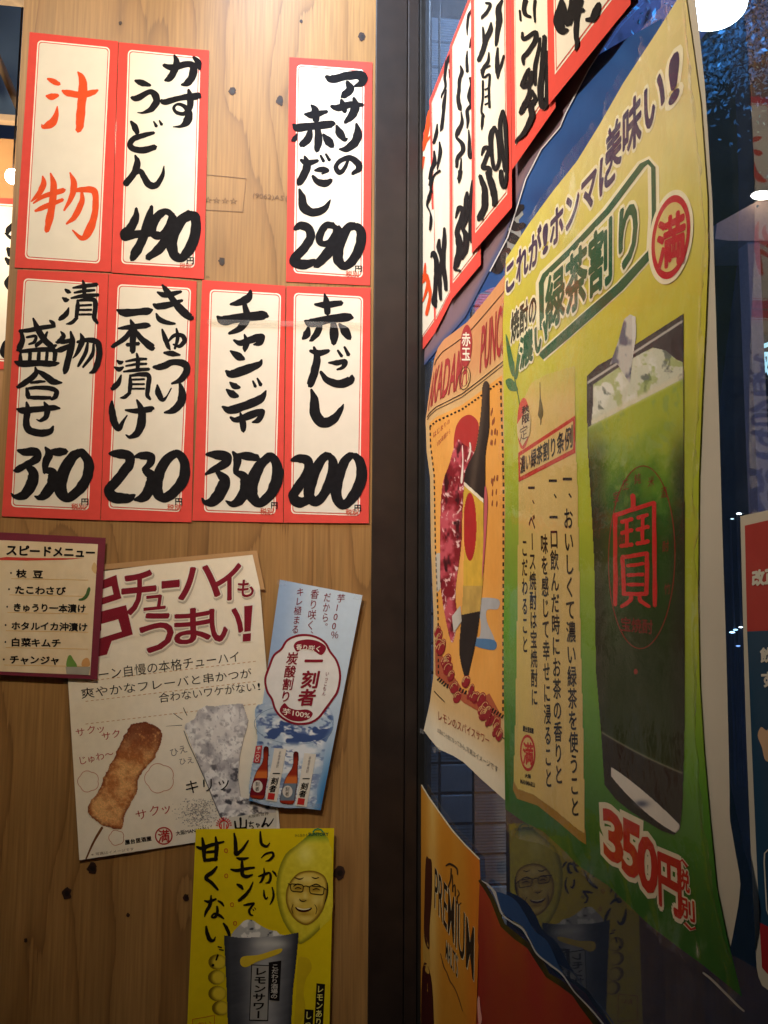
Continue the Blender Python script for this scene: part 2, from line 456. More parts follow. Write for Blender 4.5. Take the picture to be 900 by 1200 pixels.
# plywood wall with knots and growth rings
KN = [(272,107,5),(328,118,5.5),(353,25,3.5),(424,43,5),(141,27,4),(222,53,3),(260,306,5),(108,1018,7),(78,1047,7),(150,1072,4),(218,1052,4.5),
      (30,1102,4),(398,1023,7.5),(8,915,3),(36,885,3),(407,556,3.5),(396,850,3),(225,622,2.5),(231,619,2),(125,1180,3),(420,690,2.5),(316,700,2.5)]
KN = [k for k in KN if k[2] > 3.4]
KP = [(on_plane(a, b, 1, 0.0)[0], on_plane(a, b, 1, 0.0)[2], r / 724.) for a, b, r in KN]
wall = thing('plywood_wall', 'knotty orange plywood wall panel that carries the paper menus', 'wall', ((XL + XP0) / 2, 0, 1.5))
nx, nz = 170, 520
gx, gz = np.meshgrid(np.linspace(XL, XP0 + .004, nx), np.linspace(0.02, 2.95, nz))
fld = fbm(gx * 4.0 + 5.2, gz * 0.8 + 1, 2) * 1.7 + gx * 1.0 + fbm(gx * 10, gz * 2.2, 3) * .42
dark = np.zeros_like(gx)
for kx, kz, kr in KP:
    d2 = ((gx - kx) / (kr * 2.4)) ** 2 + ((gz - kz) / (kr * 6)) ** 2
    fld += .07 * np.exp(-d2) * (1 if kr > .006 else .3)
    dark += np.clip(1.25 - np.hypot((gx - kx), (gz - kz)) / kr, 0, 1)
m = bpy.data.materials.new('plywood'); m.use_nodes = True; n = m.node_tree.nodes; l = m.node_tree.links; b = n['Principled BSDF']
at_ = n.new('ShaderNodeAttribute'); at_.attribute_name = 'field'
tc = n.new('ShaderNodeTexCoord'); mp = n.new('ShaderNodeMapping'); mp.inputs['Scale'].default_value = (160, 160, 5)
l.new(tc.outputs['Object'], mp.inputs[0]); fine = n.new('ShaderNodeTexNoise'); fine.inputs['Scale'].default_value = 1.5; fine.inputs['Detail'].default_value = 5
l.new(mp.outputs[0], fine.inputs[0])
def math_(op, a, b_=None, c=None):
    q = n.new('ShaderNodeMath'); q.operation = op
    for i, s in enumerate((a, b_, c)):
        if s is None: continue
        if isinstance(s, (int, float)): q.inputs[i].default_value = s
        else: l.new(s, q.inputs[i])
    return q.outputs[0]
f1 = math_('MULTIPLY_ADD', at_.outputs['Fac'], 5.5, math_('MULTIPLY', fine.outputs[0], .22))
fr = math_('FRACT', f1)
ramp = n.new('ShaderNodeValToRGB'); l.new(fr, ramp.inputs[0]); cr = ramp.color_ramp
cr.elements[0].position = 0.0; cr.elements[0].color = (0.355, 0.189, 0.059, 1)
cr.elements[1].position = 1.0; cr.elements[1].color = (0.355, 0.188, 0.058, 1)
for p_, c_ in ((.40, (0.366, 0.198, 0.063, 1)), (.70, (0.347, 0.183, 0.057, 1)), (.86, (0.303, 0.154, 0.046, 1)), (.93, (0.239, 0.120, 0.037, 1)), (.955, (0.344, 0.180, 0.055, 1))):
    e = cr.elements.new(p_); e.color = c_
mp2 = n.new('ShaderNodeMapping'); mp2.inputs['Scale'].default_value = (7, 7, 1.6); l.new(tc.outputs['Object'], mp2.inputs[0])
lowf = n.new('ShaderNodeTexNoise'); lowf.inputs['Scale'].default_value = 1.6; lowf.inputs['Detail'].default_value = 3; l.new(mp2.outputs[0], lowf.inputs[0])
rl = n.new('ShaderNodeMapRange'); l.new(lowf.outputs[0], rl.inputs[0]); rl.inputs[1].default_value = .35; rl.inputs[2].default_value = .65; rl.inputs[3].default_value = .90; rl.inputs[4].default_value = 1.06
rf = n.new('ShaderNodeMapRange'); l.new(fine.outputs[0], rf.inputs[0]); rf.inputs[1].default_value = .3; rf.inputs[2].default_value = .7; rf.inputs[3].default_value = .76; rf.inputs[4].default_value = 1.16
pr = math_('MULTIPLY', rl.outputs[0], rf.outputs[0])
# small dark pits
pit = n.new('ShaderNodeTexVoronoi'); mp3 = n.new('ShaderNodeMapping'); mp3.inputs['Scale'].default_value = (30, 30, 9); l.new(tc.outputs['Object'], mp3.inputs[0]); l.new(mp3.outputs[0], pit.inputs['Vector']); pit.inputs['Scale'].default_value = .7
pm = n.new('ShaderNodeMapRange'); l.new(pit.outputs['Distance'], pm.inputs[0]); pm.inputs[1].default_value = .012; pm.inputs[2].default_value = .03; pm.inputs[3].default_value = .85; pm.inputs[4].default_value = 1
pr = math_('MULTIPLY', pr, pm.outputs[0])
mx = n.new('ShaderNodeMix'); mx.data_type = 'RGBA'; mx.blend_type = 'MULTIPLY'; mx.inputs[0].default_value = 1
l.new(ramp.outputs[0], mx.inputs[6]); l.new(pr, mx.inputs[7])
l.new(mx.outputs[2], b.inputs['Base Color']); b.inputs['Roughness'].default_value = .5
b.inputs['Coat Weight'].default_value = .08
bp = n.new('ShaderNodeBump'); bp.inputs['Strength'].default_value = .15; bp.inputs['Distance'].default_value = .001; l.new(fine.outputs[0], bp.inputs['Height']); l.new(bp.outputs[0], b.inputs['Normal'])
Vw = np.stack([gx, 0 * gx, gz], -1).reshape(-1, 3)
ix = np.arange(nx * nz).reshape(nz, nx); q = np.stack([ix[:-1, :-1], ix[:-1, 1:], ix[1:, 1:], ix[1:, :-1]], -1).reshape(-1, 4)
o = mesh_obj('plywood_face', Vw, q, m, wall)
a = o.data.attributes.new('field', 'FLOAT', 'POINT'); a.data.foreach_set('value', fld.ravel().astype(np.float32))
boxes('panel_core', [(XL, XP0 + .004, 0.0006, 0.014, .02, 2.95)], mat('ply_edge', (168, 132, 92), .7, var=.25, scale=90), wall)
WALL = Surf(1, 0.0, 0.0006)
knotm = mat('knot', (52, 30, 20), .6, var=.3)
for kx, ky, r in KN:
    r *= 1.0 if r > 4 else .62
    t = ell(kx, ky, r * .8, r, 14); t += (np.random.RandomState(int(kx)).rand(14, 2) - .5) * r * .35
    poly(wall, 'knot', t, WALL, 0, knotm)
    if r > 4: poly(wall, 'knot_heart', ell(kx + .5, ky, r * .42, r * .5, 10), WALL, 1, mat('knot_heart', (28, 16, 12), .5))
# inspection stamp printed on the wood
stm = mat('stamp_ink', (118, 84, 52), .6, var=.2)
c2 = Crop(220, 0, 3.214)
ring(wall, 'stamp_frame', [(60, 657), (220, 672), (207, 798), (60, 790)], 2.6, WALL, 1, stm, c2, closed=True)
text(wall, 'stamp_stars', '☆☆☆☆', hrow(60, 752, 188, 758, 27), WALL, 1, stm, c2)
text(wall, 'stamp_code', '(9062)A51', hrow(245, 738, 372, 750, 24), WALL, 1, stm, c2, fit='bbox')
text(wall, 'stamp_code', 'JIL', hrow(68, 1042, 84, 1044, 9), WALL, 1, stm, c2, fit='bbox')

# dark pillar between the plywood and the window
pil = thing('corner_pillar', 'dark brown timber post between the plywood wall and the window', 'post', ((XP0 + XP1) / 2, -.01, 0))
pm_ = mat('dark_paint', (40, 30, 25), .42, var=.25, scale=25, bump=.25)
xm = wx(474)
boxes('post_face', [(XP0, xm, -.006, .06, 0, 3.0)], pm_, pil, bevel=.0015)
boxes('post_strip', [(xm + .0012, XP1, -.012, .06, 0, 3.0)], pm_, pil, bevel=.0015)
sash = mat('sash_paint', (34, 32, 30), .3, var=.2, scale=30, bump=.1)
boxes('window_jamb', [(XP1 + .001, XG + .012, -.020, .06, 0, 3.0)], sash, pil, bevel=.002)

# window: pane, head rail
YW = -2.9
win = thing('shop_window', 'large shop window pane covered with posters, mirroring the wall', 'window', (XG, YW / 2, 0))
boxes('pane', [(XG, XG + .005, YW, -.021, .12, 2.98)], clear_mat('window_glass', ior=2.0, haze=.065, haze_through=.9), win)  # speckled haze put into the glass imitates the lamp's blue bloom
boxes('bottom_rail', [(XG - .02, XG + .03, YW, -.021, .04, .119)], sash, win, bevel=.003)
boxes('head_rail', [(XG - .02, XG + .03, YW, -.021, 2.981, 3.06)], sash, win, bevel=.003)

# eave above (outside the frame)
boxes('eave', [(-2.5, XG + .9, -3.0, .9, 3.07, 3.13)], mat('eave_board', (92, 78, 64), .7, var=.2))
tag(bpy.data.objects['eave'], kind='structure')

# ================================================================ LAMPS OF THE PLACE
def lamp(name, label, loc, aim, color, power, bulb_rgb, bulb_e, cone, blend=.7, soft=.05, cat='spotlight'):
    """can spotlight: shade, bulb, bracket and its own light"""
    t = thing(name, label, cat, loc); d = Vector(aim) - Vector(loc); rq = d.to_track_quat('-Z', 'Y')
    shade = mat('lamp_shade_metal', (60, 60, 62), .4, metal=.8); V = []; Fc = []; S = 24
    prof = ((.001, .13), (.045, .125), (.06, .1), (.066, .0), (.062, .0), (.055, .09), (.001, .1))
    for r, h in prof:
        for s in range(S): V.append((r * math.cos(2 * math.pi * s / S), r * math.sin(2 * math.pi * s / S), h))
    for i in range(len(prof) - 1):
        for s in range(S): Fc.append((i * S + s, i * S + (s + 1) % S, (i + 1) * S + (s + 1) % S, (i + 1) * S + s))
    me = bpy.data.meshes.new('lamp_shade'); me.from_pydata(V, [], Fc); me.materials.append(shade); me.update()
    o = bpy.data.objects.new('lamp_shade', me); COL.objects.link(o); o.parent = t; o.rotation_mode = 'QUATERNION'; o.rotation_quaternion = rq
    x, y, z = loc; tube('bracket', [(x, y, z + .06), (x, y, 3.07)], .006, shade, t)
    bm = bmesh.new(); bmesh.ops.create_uvsphere(bm, u_segments=20, v_segments=12, radius=.03)
    me = bpy.data.meshes.new('bulb'); bm.to_mesh(me); bm.free(); me.materials.append(mat('bulb_' + name, (255, 255, 255), emit=bulb_rgb, estr=bulb_e))
    b_ = bpy.data.objects.new('bulb', me); COL.objects.link(b_); b_.parent = t; b_.location = -d.normalized() * .05
    ld = bpy.data.lights.new('lamp_light', 'SPOT'); ld.energy = power; ld.color = color; ld.spot_size = math.radians(cone); ld.spot_blend = blend; ld.shadow_soft_size = soft
    lo = bpy.data.objects.new('lamp_light', ld); COL.objects.link(lo); lo.parent = t; lo.location = d.normalized() * .02; lo.rotation_mode = 'QUATERNION'; lo.rotation_quaternion = rq
    return t
lamp('wall_spotlight', 'warm spotlight under the eave aimed at the plywood wall', (-.45, -1.15, 2.9), (-.05, 0, 2.16), (1, .85, .66), 66, (1, .8, .5), 8, 84, .8)
lamp('window_spotlight', 'warm spotlight under the eave aimed at the posters on the window', (-.95, -1.0, 2.9), (XG, -.55, 2.32), (1, .86, .68), 122, (1, .8, .5), 8, 78, .9)
lamp('cool_spotlight', 'cool white spotlight close to the window corner', (-.12, -.42, 2.98), (XG - .02, -.12, 2.4), (.50, .70, 1), 46, (.8, .9, 1), 8, 80, .9)

# ================================================================ OUTSIDE THE WINDOW
# tiled pier of the next shop
tw = thing('tiled_pier', 'grey blue tiled pier behind the window glass', 'pillar', (XG + .14, .3, 0))
TY = .27; tx0 = XG + .016; tx1 = XG + .215
boxes('grout_core', [(tx0, tx1, TY + .006, TY + .2, 0.02, 3.0)], mat('grout', (30, 34, 40), .8, var=.2), tw)
tm = mat('tile_glaze', (205, 215, 222), .35, var=.2, scale=12, bump=.1)
tp = (tx1 - tx0) / 3
def tile_mesh(groove):
    V = []; Fc = []; s = tp - .006
    if groove:
        nseg = 9; pr_ = []
        for i in range(nseg):
            z0 = s * i / nseg; pr_ += [(z0, 0), (z0 + s / nseg * .62, 0), (z0 + s / nseg * .66, .0035), (z0 + s / nseg * .96, .0035)]
        pr_ += [(s, 0)]
    else: pr_ = [(0, .0015), (.0015, 0), (s - .0015, 0), (s, .0015)]
    for z, d in pr_: V += [(0, d, z), (s, d, z)]
    k = len(pr_)
    for i in range(k - 1): Fc.append((2 * i, 2 * i + 1, 2 * i + 3, 2 * i + 2))
    V += [(0, .008, 0), (s, .008, 0), (0, .008, s), (s, .008, s)]; n = 2 * k
    Fc += [(0, n, n + 1, 1), (2 * k - 2, 2 * k - 1, n + 3, n + 2)]
    Fc += [tuple([2 * i for i in range(k)] + [n + 2, n]), tuple([2 * i + 1 for i in range(k)][::-1] + [n + 1, n + 3])]
    me = bpy.data.meshes.new('tile'); me.from_pydata(V, [], Fc); me.materials.append(tm); me.update(); return me
TG, TF = tile_mesh(True), tile_mesh(False)
zz = .3; r_ = 0
while zz < 2.75:
    for c_ in range(3):
        o = bpy.data.objects.new('tile', TG if (r_ * 3 + c_ * 2 + (r_ // 2)) % 3 else TF); COL.objects.link(o); o.parent = tw
        o.location = (tx0 + c_ * tp + .003 - tw['_loc'][0], TY - tw['_loc'][1] - .002 + .001 * random.random(), zz)
    zz += tp * .86 + .0; r_ += 1
for me in (TG, TF):
    for v in me.vertices: v.co.z *= (tp * .86 - .006) / (tp - .006)

# far dark building across the street, with a lit sign and small lights
fb = thing('far_building', 'dark building across the street seen through the glass', 'building', (9, 9, 0))
fm = mat('far_wall', (48, 50, 56), .8, var=.3, scale=2)
boxes('wall', [(2.2, 30, 11, 14, 0.02, 5.4)], fm, fb)
wm = mat('far_window', (20, 24, 32), .15)
for i in range(9):
    for j in range(2):
        boxes('window', [(3 + i * 2.2, 4.4 + i * 2.2, 10.95, 11.01, 1.0 + j * 2.1, 2.2 + j * 2.1)], wm, fb)
def far(px, py, y): return on_plane(px, py, 1, y)
# lit sign
p0 = far(884, 392, 7.0); p1 = far(903, 446, 7.0)
sg = thing('lit_sign', 'small dark sign with one glowing cyan character across the street', 'sign', p0)
boxes('sign_box', [(p0[0], p1[0] + .35, 7.0, 7.12, p1[2], p0[2])], mat('sign_box', (30, 34, 42), .5), sg)
text(sg, 'sign_character', '阪', [(887, 400), (902, 400), (902, 441), (887, 441)], Surf(1, 7.0, .01), 0, mat('sign_glow', (200, 240, 255), emit=(.45, .85, 1), estr=1.3), bold=.03)
pp = far(893, 446, 7.06); tube('sign_pole', [(pp[0], 7.06, 0), (pp[0], 7.06, pp[2])], .03, fm, sg)
# outdoor lamp, and an added tree whose blue leaves stand in for its glare
SL = EYE + rays(834, 4) / np.linalg.norm(rays(834, 4)) * 1.9
st = thing('outdoor_lamp', 'blazing white outdoor lamp above the top corner of the green poster', 'outdoor lamp', (SL[0], SL[1], 0))
bm = bmesh.new(); bmesh.ops.create_uvsphere(bm, u_segments=32, v_segments=16, radius=.05)
me = bpy.data.meshes.new('globe'); bm.to_mesh(me); bm.free(); me.polygons.foreach_set('use_smooth', [True] * len(me.polygons))
me.materials.append(mat('street_glow', (255, 255, 255), emit=(.75, .9, 1), estr=14))
o = bpy.data.objects.new('globe', me); COL.objects.link(o); o.parent = st; o.location = (0, 0, SL[2]); o.scale = (1.25, 1, .8)
tube('bracket', [(SL[0], SL[1], SL[2] + .03), (SL[0], SL[1], 3.075)], .009, mat('lamp_shade_metal'), st)
tube('cap', [(SL[0], SL[1], SL[2] + .034), (SL[0], SL[1], SL[2] + .06)], [.05, .02], mat('lamp_shade_metal'), st, seg=20)
VDL = (SL - EYE) / np.linalg.norm(SL - EYE)
ld = bpy.data.lights.new('street_light_glow', 'POINT'); ld.energy = 15; ld.color = (.28, .52, 1); ld.shadow_soft_size = .03
lo = bpy.data.objects.new('street_light_glow', ld); COL.objects.link(lo); lo.parent = st; lo.location = tuple(np.array((0, 0, SL[2])) - VDL * .075)
ld = bpy.data.lights.new('added_leaf_spot', 'SPOT'); ld.energy = 260; ld.color = (.07, .20, 1); ld.shadow_soft_size = .03; ld.spot_size = math.radians(150); ld.spot_blend = .5  # extra blue spot, added behind the globe to brighten the leaves
lo = bpy.data.objects.new('added_leaf_spot', ld); COL.objects.link(lo); lo.parent = st; lo.location = tuple(np.array((0, 0, SL[2])) - VDL * -.085)
lo.rotation_mode = 'QUATERNION'; lo.rotation_quaternion = Vector(tuple(VDL)).to_track_quat('-Z', 'Y')

def leaf_mass(name, parent, centre, rad, n_, seed, m, size=(.018, .045), cond=None):
    rs = np.random.RandomState(seed); c = np.array(centre)
    clumps = c + (rs.rand(70, 3) - .5) * 2 * np.array(rad) * .85
    k = rs.randint(0, 70, n_); p = clumps[k] + rs.normal(0, .11, (n_, 3))
    s = rs.uniform(*size, n_); d = rs.normal(0, 1, (n_, 3)); d /= np.linalg.norm(d, axis=1)[:, None]
    e = np.cross(d, rs.normal(0, 1, (n_, 3))); e /= np.linalg.norm(e, axis=1)[:, None]
    if cond is not None:
        ok = cond(p); p, s, d, e = p[ok], s[ok], d[ok], e[ok]; n_ = len(p)
    up = np.cross(d, e) * .18
    V = np.stack([p - d * s[:, None], p + e * s[:, None] * .45 + up * s[:, None], p + d * s[:, None], p - e * s[:, None] * .45 + up * s[:, None]], 1).reshape(-1, 3)
    q = np.arange(n_ * 4).reshape(n_, 4)
    return mesh_obj(name, V, q, m, parent)
tr = thing('glare_tree', 'added leafy tree imitating speckled blue glare around the lamp, behind the glass', 'tree', (2.4, .6, 0))  # made-up foliage, placed to imitate the glare around the lamp
lm = mat('leaf', (84, 122, 96), .8, var=.5, scale=30, spec=.1)
lm.node_tree.nodes['Principled BSDF'].inputs['Subsurface Weight'].default_value = 0
VD = (SL - EYE) / np.linalg.norm(SL - EYE)
def behind(p): return (p[:, 0] > XG + .35) & ((p - SL) @ VD > .35)
leaf_mass('crown', tr, tuple(SL + VD * 1.5 + np.array((.0, 0, .20))), (1.35, .7, .62), 120000, 5, lm, size=(.006, .013), cond=behind)
tube('trunk', [(2.4, .6, 0), (2.35, .62, 1.0), (2.42, .58, 1.9), (2.3, .7, 2.6)], [.11, .09, .07, .03], mat('bark', (60, 50, 42), .9, var=.3, scale=20, bump=.5), tr)
tube('branch', [(2.4, .6, 1.8), (2.0, .4, 2.3), (1.6, .3, 2.6)], [.05, .03, .012], mat('bark'), tr)
# bright eave of a stall across the street
e0 = far(838, 268, 2.2); e1 = far(900, 222, 2.2)
stl = thing('stall_eave', 'lit wooden stall eave across the street with a white lamp under it', 'stall', (e0[0], 2.2, 0))
S22 = Surf(1, 2.2, 0)
P_ = [far(*p, 2.2) for p in ((840, 262), (905, 226), (905, 282), (855, 282), (838, 280))]
V = np.array([list(p) for p in P_] + [[p[0], 2.5, p[2]] for p in P_]); nP = len(P_)
mesh_obj('eave_board', V, [tuple(range(nP)), tuple(range(2 * nP - 1, nP - 1, -1))] + [(i, (i + 1) % nP, (i + 1) % nP + nP, i + nP) for i in range(nP)], mat('stall_wood', (150, 116, 84), .6, var=.15), stl)
boxes('post', [(e1[0] - .1, e1[0] - .04, 2.22, 2.3, 0.0, e0[2] + .0)], mat('stall_wood'), stl)
p = far(893, 229, 2.15); bm = bmesh.new(); bmesh.ops.create_uvsphere(bm, u_segments=16, v_segments=8, radius=.035)
me = bpy.data.meshes.new('stall_lamp'); bm.to_mesh(me); bm.free(); me.materials.append(mat('stall_glow', (255, 255, 255), emit=(1, .96, .88), estr=5))
o = bpy.data.objects.new('lamp_globe', me); COL.objects.link(o); o.parent = stl; o.location = (p[0] - stl['_loc'][0], -.05, p[2]); o.scale = (1.5, 1, .45)
ld = bpy.data.lights.new('stall_light', 'POINT'); ld.energy = 1.2; ld.color = (1, .85, .65); ld.shadow_soft_size = .05
lo = bpy.data.objects.new('stall_light', ld); COL.objects.link(lo); lo.parent = stl; lo.location = (p[0] - stl['_loc'][0], -.35, p[2] - .05)
# small street lamps in the distance
for i, (a_, b_, r_, c_, s_) in enumerate(((862, 738, .012, (.3, .6, 1), 4), (868, 735, .011, (.7, .85, 1), 5), (858, 741, .015, (.4, .7, 1), 4), (866, 602, .014, (.8, .95, 1), 7), (858, 608, .009, (.5, .8, .9), 3), (865, 757, .012, (.2, .4, .9), 2))):
    p = far(a_, b_, 6.0); bm = bmesh.new(); bmesh.ops.create_icosphere(bm, subdivisions=2, radius=r_)
    me = bpy.data.meshes.new('distant_lamp'); bm.to_mesh(me); bm.free(); me.materials.append(mat('distant_glow_%d' % i, (255, 255, 255), emit=c_, estr=s_))
    t = thing('distant_lamp', ['left blue point of light beside the poster edge, at middle height', 'brightest white blue point of the lights beyond the white flap', 'lowest left white point of the distant cluster', 'white point of light just above the red and blue poster corner', 'faint cyan point of light left of the white one above the red poster', 'dim deep blue light under the distant cluster'][i], 'light', p, 'distant street lights')
    o = bpy.data.objects.new('globe', me); COL.objects.link(o); o.parent = t; o.scale = (1.8, 1, .6)
    tube('pole', [(p[0], p[1] + .03, 0), (p[0], p[1] + .03, p[2])], .012, fm, t, seg=6)

# ================================================================ LEFT: deeper room beyond the plywood edge
YB = .52
bw = thing('back_wall', 'plywood wall further back, left of the main panel, with its own menu', 'wall', (-.75, YB, 0))
zb = float(on_plane(10, 163, 1, YB)[2])
boxes('panel', [(-1.6, XL + .25, YB, YB + .03, 0.02, zb)], mat('back_ply', (176, 132, 84), .6, var=.2, scale=9), bw)
boxes('dark_gable', [(-1.9, XL + .5, YB + .12, YB + .16, 0.02, 3.06)], mat('navy_board', (92, 116, 144), .7, var=.2, scale=5), bw)
zc = float(on_plane(10, 141, 1, YB - .02)[2])
bt = thing('ceiling_frame', 'pale steel bar and diagonal strut above the back wall at the left edge', 'beam', (-.8, YB, zc))
boxes('crossbar', [(-1.6, XL + .25, YB - .03, YB - .01, zc - .006, zc + .008)], mat('strut_paint', (196, 170, 140), .4), bt)
tube('strut', [on_plane(-30, 5, 1, YB - .1), on_plane(26, 135, 1, YB - .1)], .0085, mat('strut_paint'), bt)
t0 = on_plane(-20, 4, 1, .2)
boxes('soffit_trim', [(-1.6, XL + .04, .1, .2, t0[2], t0[2] + .1)], mat('trim', (150, 130, 104), .7, var=.25), bt)
p = on_plane(15, 207, 1, YB - .14)
bl = thing('bare_bulb', 'glowing round bulb at the left edge of the picture', 'lamp', p)
bm = bmesh.new(); bmesh.ops.create_uvsphere(bm, u_segments=20, v_segments=12, radius=.0155)
me = bpy.data.meshes.new('bulb'); bm.to_mesh(me); bm.free(); me.polygons.foreach_set('use_smooth', [True] * len(me.polygons)); me.materials.append(mat('bulb_glow', (255, 255, 255), emit=(1, .9, .7), estr=14))
o = bpy.data.objects.new('bulb', me); COL.objects.link(o); o.parent = bl
tube('cord', [p + np.array((0, 0, .014)), p + np.array((0, 0, .9))], .002, mat('dark_paint'), bl, seg=6)
ld = bpy.data.lights.new('bulb_light', 'POINT'); ld.energy = 6; ld.color = (1, .8, .55); ld.shadow_soft_size = .02
lo = bpy.data.objects.new('bulb_light', ld); COL.objects.link(lo); lo.parent = bl; lo.location = (0, -.03, 0)

# ================================================================ MENU STRIPS
RED = mat('strip_red', (224, 78, 68), .75, var=.04, spec=.2); CREAM = mat('strip_cream', (232, 225, 208), .75, var=.03, scale=30, spec=.2)
WHT = mat('strip_white', (250, 240, 222), .6); RLINE = mat('strip_line', (214, 92, 78), .6)
INK = mat('brush_ink', (22, 21, 24), .8, var=.3, scale=120, spec=.15); OINK = mat('orange_ink', (228, 80, 30), .7, var=.06, scale=100, spec=.2); RINK = mat('small_red_ink', (205, 80, 50), .5)
def wave(seed, amp, sx=9, sz=6):
    return lambda a, b: amp * (fbm(a * sx + seed * 3.7, b * sz + seed * 1.3, 2) - .3)
def strip(label, quad, inner, writing, surf, layer0, group, crop, inkm=INK, yen=None, tax=None, price=None, cell=None, name='menu_strip', nuv=(30, 76)):
    c = surf.hit(*np.array(quad, float).mean(0)); t = thing(name, label, 'menu sign', c, group)
    sheet(t, 'paper', np.array(quad, float), surf, layer0, nuv[0], nuv[1], RED)
    cl = cell or (5, 5)
    if inner is not None:
        poly(t, 'white_line', rrect(inner, 0, 5), surf, layer0 + 1, WHT, ID, cl)
        poly(t, 'red_line', rrect(inner, 1.5, 4), surf, layer0 + 2, RLINE, ID, cl)
        poly(t, 'writing_field', rrect(inner, 2.6, 3.5), surf, layer0 + 3, CREAM, ID, cl)
    if writing: brush(t, 'lettering', writing, surf, layer0 + 4, inkm, crop, cell=None, wf=1.12 if inkm is INK else 1.05)
    if price: brush(t, 'price', price, surf, layer0 + 4.5, INK, crop, wf=1.22)
    if yen: text(t, 'yen_sign', '円', yen, surf, layer0 + 6, INK, crop, bold=.02)
    if tax: text(t, 'tax_note', '税別', tax, surf, layer0 + 5, RINK, crop, bold=.01)
    return t
G1 = 'red bordered menu strips on the plywood wall'
C1 = Crop(0, 0, 3.6); C3 = Crop(0, 310, 3.87); C4 = Crop(220, 310, 3.214)
Wv = lambda s, base=.0015: Surf(1, 0.0, base, wave(s, .0022))
strip('soup heading strip in orange brush, 汁物, top left of the plywood', [(34.7, 37.5), (138.5, 48.4), (130, 318.5), (17, 313.5)], [(44, 47), (129, 55.5), (117, 309), (29, 303)],
      "200,332,8;222,342,22;250,355,16|195,405,10;218,408,28;245,402,14|242,448,4;235,490,24;215,522,34;182,535,16;176,524,4|262,382,8;285,392,26;340,400,26;390,390,24;413,380,8|328,303,6;345,330,28;350,380,36;343,450,36;338,520,34;330,552,22"
      "|180,742,6;184,775,24;165,815,22;132,850,6|140,858,6;185,828,18;260,805,22;275,800,8|148,890,10;190,872,22;265,842,14|213,730,6;226,780,26;220,860,30;208,930,30;196,975,20|295,728,6;312,775,26;302,830,22;270,888,8|300,805,14;350,800,22;395,805,28;404,850,26;398,910,28;375,975,34;345,1005,20;305,970,5|345,805,10;345,850,22;318,910,24;280,945,8",
      Wv(1), 0, G1, C1, OINK)
strip('noodle strip in five black kana priced 490, right of the orange one', [(139.2, 49.4), (245, 59), (239, 327), (130.6, 319.2)], [(150, 58), (235, 66.7), (228, 314), (142, 309)],
      "690,275,14;730,285,26;790,270,24;815,282,28;812,320,30;790,350,26;765,358,8|735,232,8;745,262,26;735,300,26;715,330,26;695,340,8|815,240,10;835,262,24;842,292,12"
      "|678,425,14;700,430,24;760,414,22;830,405,28;845,408,14|795,378,10;802,410,26;800,455,22;775,480,16;745,474,14;733,455,11;748,440,11;775,447,16;797,475,26;790,510,32;765,532,14;730,535,4"
      "|570,340,10;600,350,26;635,360,10|555,412,14;580,414,24;630,388,20;655,402,28;660,430,28;640,458,24;605,475,10;580,475,4"
      "|552,512,10;568,535,24;580,562,18|650,560,12;610,570,20;565,585,22;548,610,22;568,630,24;610,633,26;655,620,22|648,512,6;660,533,14|672,508,6;682,526,13"
      "|570,655,8;580,690,26;562,735,24;530,775,24;524,782,6|560,738,16;590,722,20;607,745,24;628,778,28;660,780,24;685,740,16;692,700,4", Wv(2), 0, G1, C1,
      yen=[(785, 1082), (820, 1082), (820, 1115), (785, 1115)], tax=[(757, 1108), (808, 1108), (808, 1135), (757, 1135)],
      price="575,878,10;572,920,26;548,965,32;522,985,26;525,1004,20;565,990,28;620,985,24;672,985,14|640,870,12;625,930,30;600,1010,32;570,1070,32;555,1095,18|730,912,20;698,892,24;660,920,30;642,970,28;658,998,22;690,985,24;715,945,24;726,912,22|728,910,28;712,990,32;672,1050,34;622,1088,22|805,905,36;765,930,36;728,1000,40;730,1065,36;762,1088,30;800,1050,36;825,980,36;824,920,34;800,905,30")
